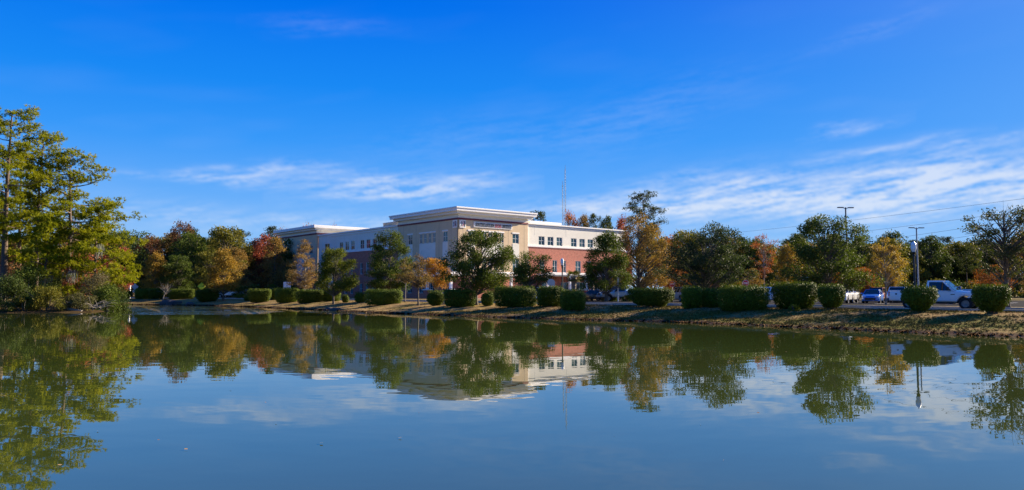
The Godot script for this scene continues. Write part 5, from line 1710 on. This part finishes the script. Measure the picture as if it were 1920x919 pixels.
func lattice_mast(label: String, x: float, d: float, tall: float) -> void:
	var t = thing("radio_mast", label, "mast", Vector3(x, LAND, -d), 15.0, "radio masts beyond the building")
	var s := Soup.new()
	var r := 0.36
	var c := []
	for k in 3:
		c.append(Vector3(cos(TAU * k / 3.0) * r, 0, sin(TAU * k / 3.0) * r))
		s.tube([c[k], c[k] + Vector3.UP * tall], [0.05, 0.05], 4)
	var n := int(tall / 0.9)
	for i in n:
		for k in 3:
			s.tube([c[k] + Vector3.UP * (i * 0.9), c[(k + 1) % 3] + Vector3.UP * (i * 0.9 + 0.9)], [0.03, 0.03], 3, false)
	put("lattice", s.mesh(), mats.dark_grey_metal, t)
	var a := Soup.new()
	a.tube([Vector3(0, tall - 1.0, 0), Vector3(0, tall + 2.5, 0)], [0.12, 0.08], 6)
	put("antenna", a.mesh(), mats.dark_grey_metal, t)

func palm(label: String, x: float, d: float, trunk_h: float, r: float):
	var t = thing("palm_tree", label, "palm", on_ground(x, d, 0.05), rng.randf() * 360.0, "cabbage palms by the building")
	var s := Soup.new()
	var pts := []
	var rad := []
	for k in 9:
		pts.append(Vector3(0.12 * sin(k * 0.35), trunk_h * k / 8.0, 0.08 * sin(k * 0.5)))
		rad.append(0.2 if k < 5 else 0.2 + 0.05 * (k - 4))
	s.tube(pts, rad, 9)
	# old leaf boots criss-cross under the crown
	for k in 46:
		var a := k * 2.4
		var y := trunk_h * (0.45 + 0.5 * k / 46.0)
		var o := Vector3(cos(a), 0, sin(a))
		s.tube([Vector3(0.06, y, 0) + o * 0.2, Vector3(0.06, y + 0.3, 0) + o * 0.42], [0.05, 0.02], 4)
	put("trunk", s.mesh(), mats.pale_bark, t)
	var top: Vector3 = pts[8]
	var cols := [Color(0.075, 0.10, 0.022), Color(0.11, 0.125, 0.03), Color(0.15, 0.14, 0.045)]
	for k in 30:
		var a := k * 2.399
		var up := lerpf(1.1, -0.75, k / 29.0)
		var dir := Vector3(cos(a), up, sin(a)).normalized()
		var f := Soup.new()
		var hub := top + dir * r * 0.5
		f.c = PackedColorArray()
		var col := mix_color(cols, 0.2)
		var side := dir.cross(Vector3.UP).normalized()
		f.leaf(top, dir, side, r * 0.52, 0.05, col)
		var nrm := side.cross(dir)
		for m in 15:
			var w := (m - 7) / 7.0 * 1.5
			var al := (dir * cos(w) + side * sin(w) + Vector3.DOWN * (0.25 * absf(w))).normalized()
			f.leaf(hub, al, al.cross(nrm).normalized(), r * 0.52 * (1.0 - 0.2 * absf(w) / 1.5), 0.09, col)
		put("frond", f.mesh(), mats.leaf, t)

func street_things() -> void:
	acorn_lamp("black street lamp with white lantern rising behind the pickup's cargo bed", 26.4, 49.8, 4.55)
	acorn_lamp("black street lamp with white lantern before the brick right wing", 4.9, 74.0, 4.5)
	acorn_lamp("street lamp with white lantern at the edge of the pines far left", -76.8, 149.0, 4.5)
	lot_light("tall double-armed light pole rising out of the biggest oak", 38.0, 86.0, 10.8, 8.0, true)
	lot_light("shorter double-armed grey light pole beside the black street lamp", 49.2, 92.0, 9.0, 8.0, false)
	stop_sign("red stop sign standing above the longest bush", 28.3, 92.0, -20.0, 2.65)
	stop_sign("red stop sign before the flame-orange tree", 20.9, 99.0, -28.0, 2.6)
	var back = sign_post("stop_sign", "back of a grey octagonal sign before the entrance windows", 3.9, 75.5, 2.3, 0.0)
	put("plate", octagon(0.4, 0.012), mats.sign_back, back, Vector3(0, 2.1, -0.05))
	var w1 = sign_post("notice_sign", "white parking notice sign above the two-humped bush", 31.2, 81.0, 2.75, -10.0)
	put("plate", soft_box(Vector3(-0.36, 1.75, 0.032), Vector3(0.36, 2.8, 0.06), 0.01), mats.sign_white, w1)
	put("symbol", box_mesh(Vector3(-0.12, 2.1, 0.06), Vector3(0.2, 2.5, 0.066)), mats.dark_grey_metal, w1)
	var w2 = sign_post("notice_sign", "white double board sign above the hedge left of the building", -37.0, 125.0, 2.7, 10.0)
	for e in [-0.31, 0.31]:
		put("plate", soft_box(Vector3(e - 0.27, 1.75, 0.032), Vector3(e + 0.27, 2.85, 0.06), 0.01), mats.sign_white, w2)
	var w3 = sign_post("warning_sign", "grey back of a diamond sign beside the small rounded bush", -71.2, 143.5, 2.2, 12.0)
	var dp = put("plate", box_mesh(Vector3(-0.46, -0.46, 0.032), Vector3(0.46, 0.46, 0.045)), mats.sign_back, w3, Vector3(0, 2.2, 0))
	dp.rotation_degrees.z = 45
	put("lower_plate", box_mesh(Vector3(-0.34, 1.15, 0.032), Vector3(0.34, 1.5, 0.045)), mats.sign_back, w3)
	var w4 = sign_post("warning_sign", "yellow-green warning sign behind the vase-shaped bush on the far bank", -57.4, 140.5, 2.4, 35.0)
	var yp = put("plate", box_mesh(Vector3(-0.52, -0.52, 0.032), Vector3(0.52, 0.52, 0.045)), mats.sign_yellow_green, w4, Vector3(0, 2.25, 0))
	yp.rotation_degrees.z = 45
	put("lower_plate", box_mesh(Vector3(-0.4, 1.25, 0.032), Vector3(0.4, 1.55, 0.045)), mats.sign_yellow_green, w4)
	for q in [[-77.4, 145.0, 1.9, "pale globe-topped bollard under the pines' right edge"], [-73.4, 146.0, 2.4, "white marker post right of the globe-topped bollard"]]:
		var m = thing("bollard", q[3], "bollard", on_ground(q[0], q[1]), 0.0)
		var s := Soup.new()
		s.lathe([Vector2(0.14, -0.05), Vector2(0.14, q[2] - 0.3), Vector2(0.17, q[2] - 0.28), Vector2(0.17, q[2] - 0.22), Vector2(0.001, q[2] - 0.22)], 12)
		put("post", s.mesh(), mats.sign_white, m)
		var b := SphereMesh.new()
		b.radius = 0.2
		b.height = 0.4
		put("globe", b, mats.lamp_white, m, Vector3(0, q[2] - 0.04, 0))
	# two thin stakes that stand between the road and the car park
	for q in [[12.9, 92.5, "white stake beside the dark oak's trunk"], [19.2, 101.0, "white post right of the large brown and gold tree"]]:
		var m = thing("marker_post", q[2], "post", Vector3(q[0], LAND, -q[1]), 0.0)
		put("stake", soft_box(Vector3(-0.08, 0, -0.08), Vector3(0.08, 2.9, 0.08), 0.015), mats.sign_white, m)
		put("cap", soft_box(Vector3(-0.1, 2.9, -0.1), Vector3(0.1, 2.98, 0.1), 0.015), mats.sign_white, m)
	# power lines between two poles
	var ra := Vector3(57.0, 0, -75.0)
	var la := Vector3(32.6, 0, -160.0)
	for q in [[ra, 12.6, "timber power pole beyond the right edge of the view"], [la, 13.9, "timber power pole hidden among the brown trees"]]:
		var p = thing("power_pole", q[2], "pole", Vector3(q[0].x, LAND, q[0].z), 25.0)
		var s := Soup.new()
		s.tube([Vector3(0, -0.1, 0), Vector3(0, q[1] - LAND, 0)], [0.16, 0.11], 10)
		put("mast", s.mesh(), mats.bark, p)
		put("cross_arm", soft_box(Vector3(-1.1, 9.9, -0.06), Vector3(1.1, 10.05, 0.06), 0.01), mats.bark, p)
	for q in [[12.2, 13.5, "topmost thin power line across the sky on the right"], [11.0, 10.75, "second power line from the top, crossing above the biggest oak"], [10.25, 7.8, "third power line from the top, level with the lower lamp pole"], [9.5, 5.5, "lowest power line above the woods on the right"]]:
		wire(q[2], ra + Vector3.UP * q[0], la + Vector3.UP * q[1], 0.5)
	lattice_mast("taller of the two thin radio masts above the right wing", 31.8, 450.0, 74.5)
	lattice_mast("shorter of the two thin radio masts above the right wing", 30.2, 450.0, 65.0)
	# palms and low plants
	palm("palm with a full crown before the entrance columns", 8.2, 101.5, 3.3, 1.35)
	palm("palm with a leaning trunk beside the dark oak before the entrance", 10.5, 100.5, 3.4, 1.1)
	palm("left one of the two palms beside the building's far left end", -50.4, 149.0, 1.9, 1.5)
	palm("right one of the two palms beside the building's far left end", -46.8, 148.0, 1.9, 1.4)
	palm("low palm left of the pair, half hidden by the hedge", -52.3, 150.0, 1.6, 1.3)
	for q in [[9.3, 97.0, 1.25, 1.0, "straw-coloured grass clump by the leaning palm"], [11.9, 97.5, 1.2, 0.9, "pale fountain of dry grass by the dark oak's trunk"], [-75.6, 141.5, 1.1, 1.3, "dry straw grass clump on the far bank below the pines"], [-77.8, 141.0, 1.0, 1.2, "second dry straw grass clump at the far bank's left end"]]:
		var s := Soup.new()
		for k in 420:
			var a := rng.randf() * TAU
			var lean := Vector3(cos(a) * rng.randf_range(0.1, 0.9), 1.0, sin(a) * rng.randf_range(0.1, 0.9)).normalized()
			s.needle(Vector3(rng.randfn(0, 0.2) * q[3], 0, rng.randfn(0, 0.2) * q[3]), lean, rand_dir().cross(lean).normalized(), q[2] * rng.randf_range(0.6, 1.1), 0.035, mix_color([Color(0.36, 0.26, 0.13), Color(0.28, 0.20, 0.10), Color(0.20, 0.17, 0.07)]))
		tag(put("grass_clump", s.mesh(), mats.grass_blade, self, on_ground(q[0], q[1], 0.03)), q[4], "grass clump", "ornamental grasses")
	bush("shrub", "low green planting before the white sedan", 12.9, 98.5, 0.9, 1.0, OAK, 1800, 0.12)
	bush("shrub", "low green planting before the pale grey pickup", 14.4, 95.0, 0.8, 1.2, OAK_LIGHT, 1800, 0.12)
	bush("shrub", "round green shrub behind the white pickup far left", -54.2, 152.0, 2.6, 1.9, OAK, 3200, 0.16)
	bush("shrub", "dense conical shrub before the right end of the building", 14.1, 107.0, 3.6, 1.7, DEEP + OAK, 5200, 0.15)
	bush("shrub", "olive shrub behind the pickup's cab at the edge of the wood", 72.0, 128.0, 3.4, 2.2, OLIVE, 3600, 0.18)
	bush("shrub", "pale low planting far left of the building beyond the road", -50.5, 142.0, 0.9, 1.6, OAK_LIGHT, 2200, 0.14)
	bush("shrub", "brownish shrub before the tower's brick foot", -3.0, 128.0, 2.6, 1.6, [Color(0.16, 0.12, 0.06), Color(0.10, 0.10, 0.04)], 3600, 0.15)
	bush("shrub", "little sprout bush growing by the foot of the two-humped bush", 19.9, 53.6, 0.55, 0.5, HEDGE_PALE, 1300, 0.07)
	# bare young tree leaning on the far bank
	var bare = thing("bare_sapling", "leaning bare grey sapling before the wide flat-topped bush", "tree", on_ground(-60.6, 131.8, 0.05))
	var bs := Soup.new()
	bs.tube([Vector3(0, 0, 0), Vector3(0.25, 1.2, 0), Vector3(0.9, 2.4, 0)], [0.09, 0.07, 0.04], 6)
	for k in 26:
		var p := Vector3(rng.randf_range(0.3, 0.9), rng.randf_range(1.4, 2.4), 0)
		bs.tube(bent(p, p + Vector3(rng.randf_range(-1.6, 1.6), rng.randf_range(0.3, 1.6), rng.randf_range(-1, 1)), 0.1, 3), [0.03, 0.02, 0.014, 0.006], 4, false)
	put("trunk", bs.mesh(), mats.pale_bark, bare)
	# concrete outfall and boulders at the waterline
	for q in [[-57.0, 126.3, 1.5, 0.8, "dark boulder at the waterline on the far bank"], [-51.9, 122.6, 0.7, 0.4, "small pale boulder at the waterline right of the dark one"], [-20.9, 87.2, 0.6, 0.25, "pale rock at the waterline below the round oak"], [-19.9, 85.9, 0.7, 0.25, "wet grey rock beside the pale one below the round oak"]]:
		var s := Soup.new()
		var n := 14
		var rows := 8
		for j in rows + 1:
			for i in n:
				var a := TAU * i / n
				var f := PI * j / rows
				var o := Vector3(sin(f) * cos(a), cos(f), sin(f) * sin(a))
				var r := 1.0 + 0.45 * hill.get_noise_3d(o.x * 9.0 + q[0], o.y * 9.0, o.z * 9.0)
				s.v.append(Vector3(o.x * q[2], o.y * q[3], o.z * q[2] * 0.7) * r)
				s.n.append(o)
		for j in rows:
			for i in n:
				var a := j * n + i
				var b := j * n + (i + 1) % n
				for e in [a, b, b + n, a, b + n, a + n]:
					s.ix.append(e)
		var o2 = put("boulder", s.mesh(), mats.dark_stone, self, Vector3(q[0], 0.1, -q[1]))
		tag(o2, q[4], "rock", "rocks at the waterline")
	var out = thing("concrete_outfall", "low concrete outfall wall at the waterline beside the dark boulder", "wall", Vector3(-55.0, 0, -125.3), 32.0)
	put("slab", soft_box(Vector3(-1.8, -0.2, -0.5), Vector3(1.8, 0.16, 0.5), 0.04), mats.dark_stone, out)
	put("headwall", soft_box(Vector3(-0.7, 0.15, -0.6), Vector3(0.7, 0.6, -0.35), 0.04), mats.dark_stone, out)

func small_things() -> void:
	rng.seed = 4711
	# grass tufts, fallen leaves and clods on the bank
	var blade := Soup.new()
	for k in 7:
		var a := rng.randf() * TAU
		var al := Vector3(cos(a) * rng.randf_range(0.2, 0.8), 1.0, sin(a) * rng.randf_range(0.2, 0.8)).normalized()
		blade.needle(Vector3(rng.randfn(0, 0.03), 0, rng.randfn(0, 0.03)), al, rand_dir().cross(al).normalized(), rng.randf_range(0.05, 0.10), 0.02, Color.WHITE)
	var leaf := Soup.new()
	leaf.leaf(Vector3(-0.05, 0.012, 0), Vector3(1, 0.12, 0).normalized(), Vector3(0, 0.1, 1).normalized(), 0.1, 0.07, Color.WHITE)
	var grass_at := []
	var leaf_at := []
	var n2 := FastNoiseLite.new()
	n2.seed = 41
	n2.frequency = 0.25
	n2.fractal_octaves = 4
	var tries := 0
	while (grass_at.size() < 34000 or leaf_at.size() < 15000) and tries < 150000:
		tries += 1
		var near := rng.randf() < 0.8
		var d := rng.randf_range(33.0, 72.0) if near else rng.randf_range(60.0, 126.0)
		var x := rng.randf_range(-8.0, 34.0) if near else rng.randf_range(-58.0, 4.0)
		if absf(x) > d * 0.72: continue
		var s := shore_distance(x, d) + edge_wobble(x, d)
		if s < 0.3 or s > 11.4: continue
		var y := bank_height(s) + bank_bumps(x, d, s)
		var b := Basis(Vector3.UP, rng.randf() * TAU) * rng.randf_range(0.6, 1.5)
		var g := n2.get_noise_2d(x, d)
		if rng.randf() < 0.45 + g * 1.2 + 0.35 * exp(-pow((s - 2.4) / 2.6, 2.0)) - (0.3 if x < 4.0 else 0.0):
			if grass_at.size() < 34000: grass_at.append([Transform3D(b, Vector3(x, y - 0.01, -d)), mix_color([Color(0.07, 0.08, 0.016), Color(0.10, 0.10, 0.02), Color(0.13, 0.10, 0.032), Color(0.17, 0.115, 0.045)])])
		elif leaf_at.size() < 15000:
			leaf_at.append([Transform3D(b, Vector3(x, y, -d)), mix_color([Color(0.22, 0.11, 0.045), Color(0.15, 0.08, 0.035), Color(0.28, 0.165, 0.07), Color(0.09, 0.05, 0.028)])])
	scatter("grass", "short dry and green grass on the pond bank", "grass", blade.mesh(), grass_at)
	scatter("fallen_leaves", "brown fallen leaves scattered over the pond bank", "leaves", leaf.mesh(), leaf_at)
	# clods and stones of the eroded edge
	var clod := Soup.new()
	for k in 9:
		var a := rand_dir() * 0.09
		clod.leaf(a * 0.4, rand_dir(), rand_dir(), 0.12, 0.1, Color.WHITE)
	clod = Soup.new()
	var rows := 4
	var n := 7
	for j in rows + 1:
		for i in n:
			var o := Vector3(sin(PI * j / rows) * cos(TAU * i / n), cos(PI * j / rows) * 0.6, sin(PI * j / rows) * sin(TAU * i / n))
			clod.v.append(o * 0.07 * (1.0 + rng.randf_range(-0.3, 0.3)))
			clod.n.append(o.normalized())
			clod.c.append(Color.WHITE)
	for j in rows:
		for i in n:
			var a := j * n + i
			var b := j * n + (i + 1) % n
			for e in [a, b, b + n, a, b + n, a + n]:
				clod.ix.append(e)
	var clods := []
	for k in range(2, 17):
		var a := pond[k]
		var b := pond[k + 1]
		var many := int(a.distance_to(b) * 26.0)
		for m in many:
			var p := a.lerp(b, rng.randf())
			var nrm := Vector2((b - a).y, -(b - a).x).normalized()
			p += nrm * (rng.randf_range(-0.2, 0.55) - edge_wobble(p.x, p.y))
			clods.append([Transform3D(Basis.from_euler(Vector3(rng.randf(), rng.randf() * 6.0, rng.randf())) * rng.randf_range(0.35, 1.3), Vector3(p.x, rng.randf_range(-0.02, 0.1), -p.y)), mix_color([Color(0.17, 0.10, 0.065), Color(0.11, 0.065, 0.045), Color(0.25, 0.18, 0.13)])])
	scatter("rubble", "reddish clods and stones along the eroded water's edge", "rubble", clod.mesh(), clods)
	# leaves and specks afloat
	var floats := []
	for k in 40:
		var d := 7.5 * pow(9.0, rng.randf())
		var x := rng.randf_range(-0.66, 0.66) * d
		if shore_distance(x, d) > -0.5: continue
		floats.append([Transform3D(Basis(Vector3.UP, rng.randf() * TAU) * rng.randf_range(0.15, 0.7), Vector3(x, 0.006, -d)), mix_color([Color(0.30, 0.20, 0.10), Color(0.22, 0.11, 0.05), Color(0.34, 0.30, 0.24)])])
	scatter("floating_leaves", "tiny pale leaves floating on the pond", "leaves", leaf.mesh(), floats)

func scatter(called: String, label: String, category: String, mesh: Mesh, where: Array) -> void:
	var mm := MultiMesh.new()
	mm.transform_format = MultiMesh.TRANSFORM_3D
	mm.use_colors = true
	mm.mesh = mesh
	mm.instance_count = where.size()
	for i in where.size():
		mm.set_instance_transform(i, where[i][0])
		mm.set_instance_color(i, where[i][1])
	var o := MultiMeshInstance3D.new()
	o.name = numbered(called)
	o.multimesh = mm
	o.material_override = mats.grass_blade
	add_child(o)
	tag(o, label, category, "", "stuff")
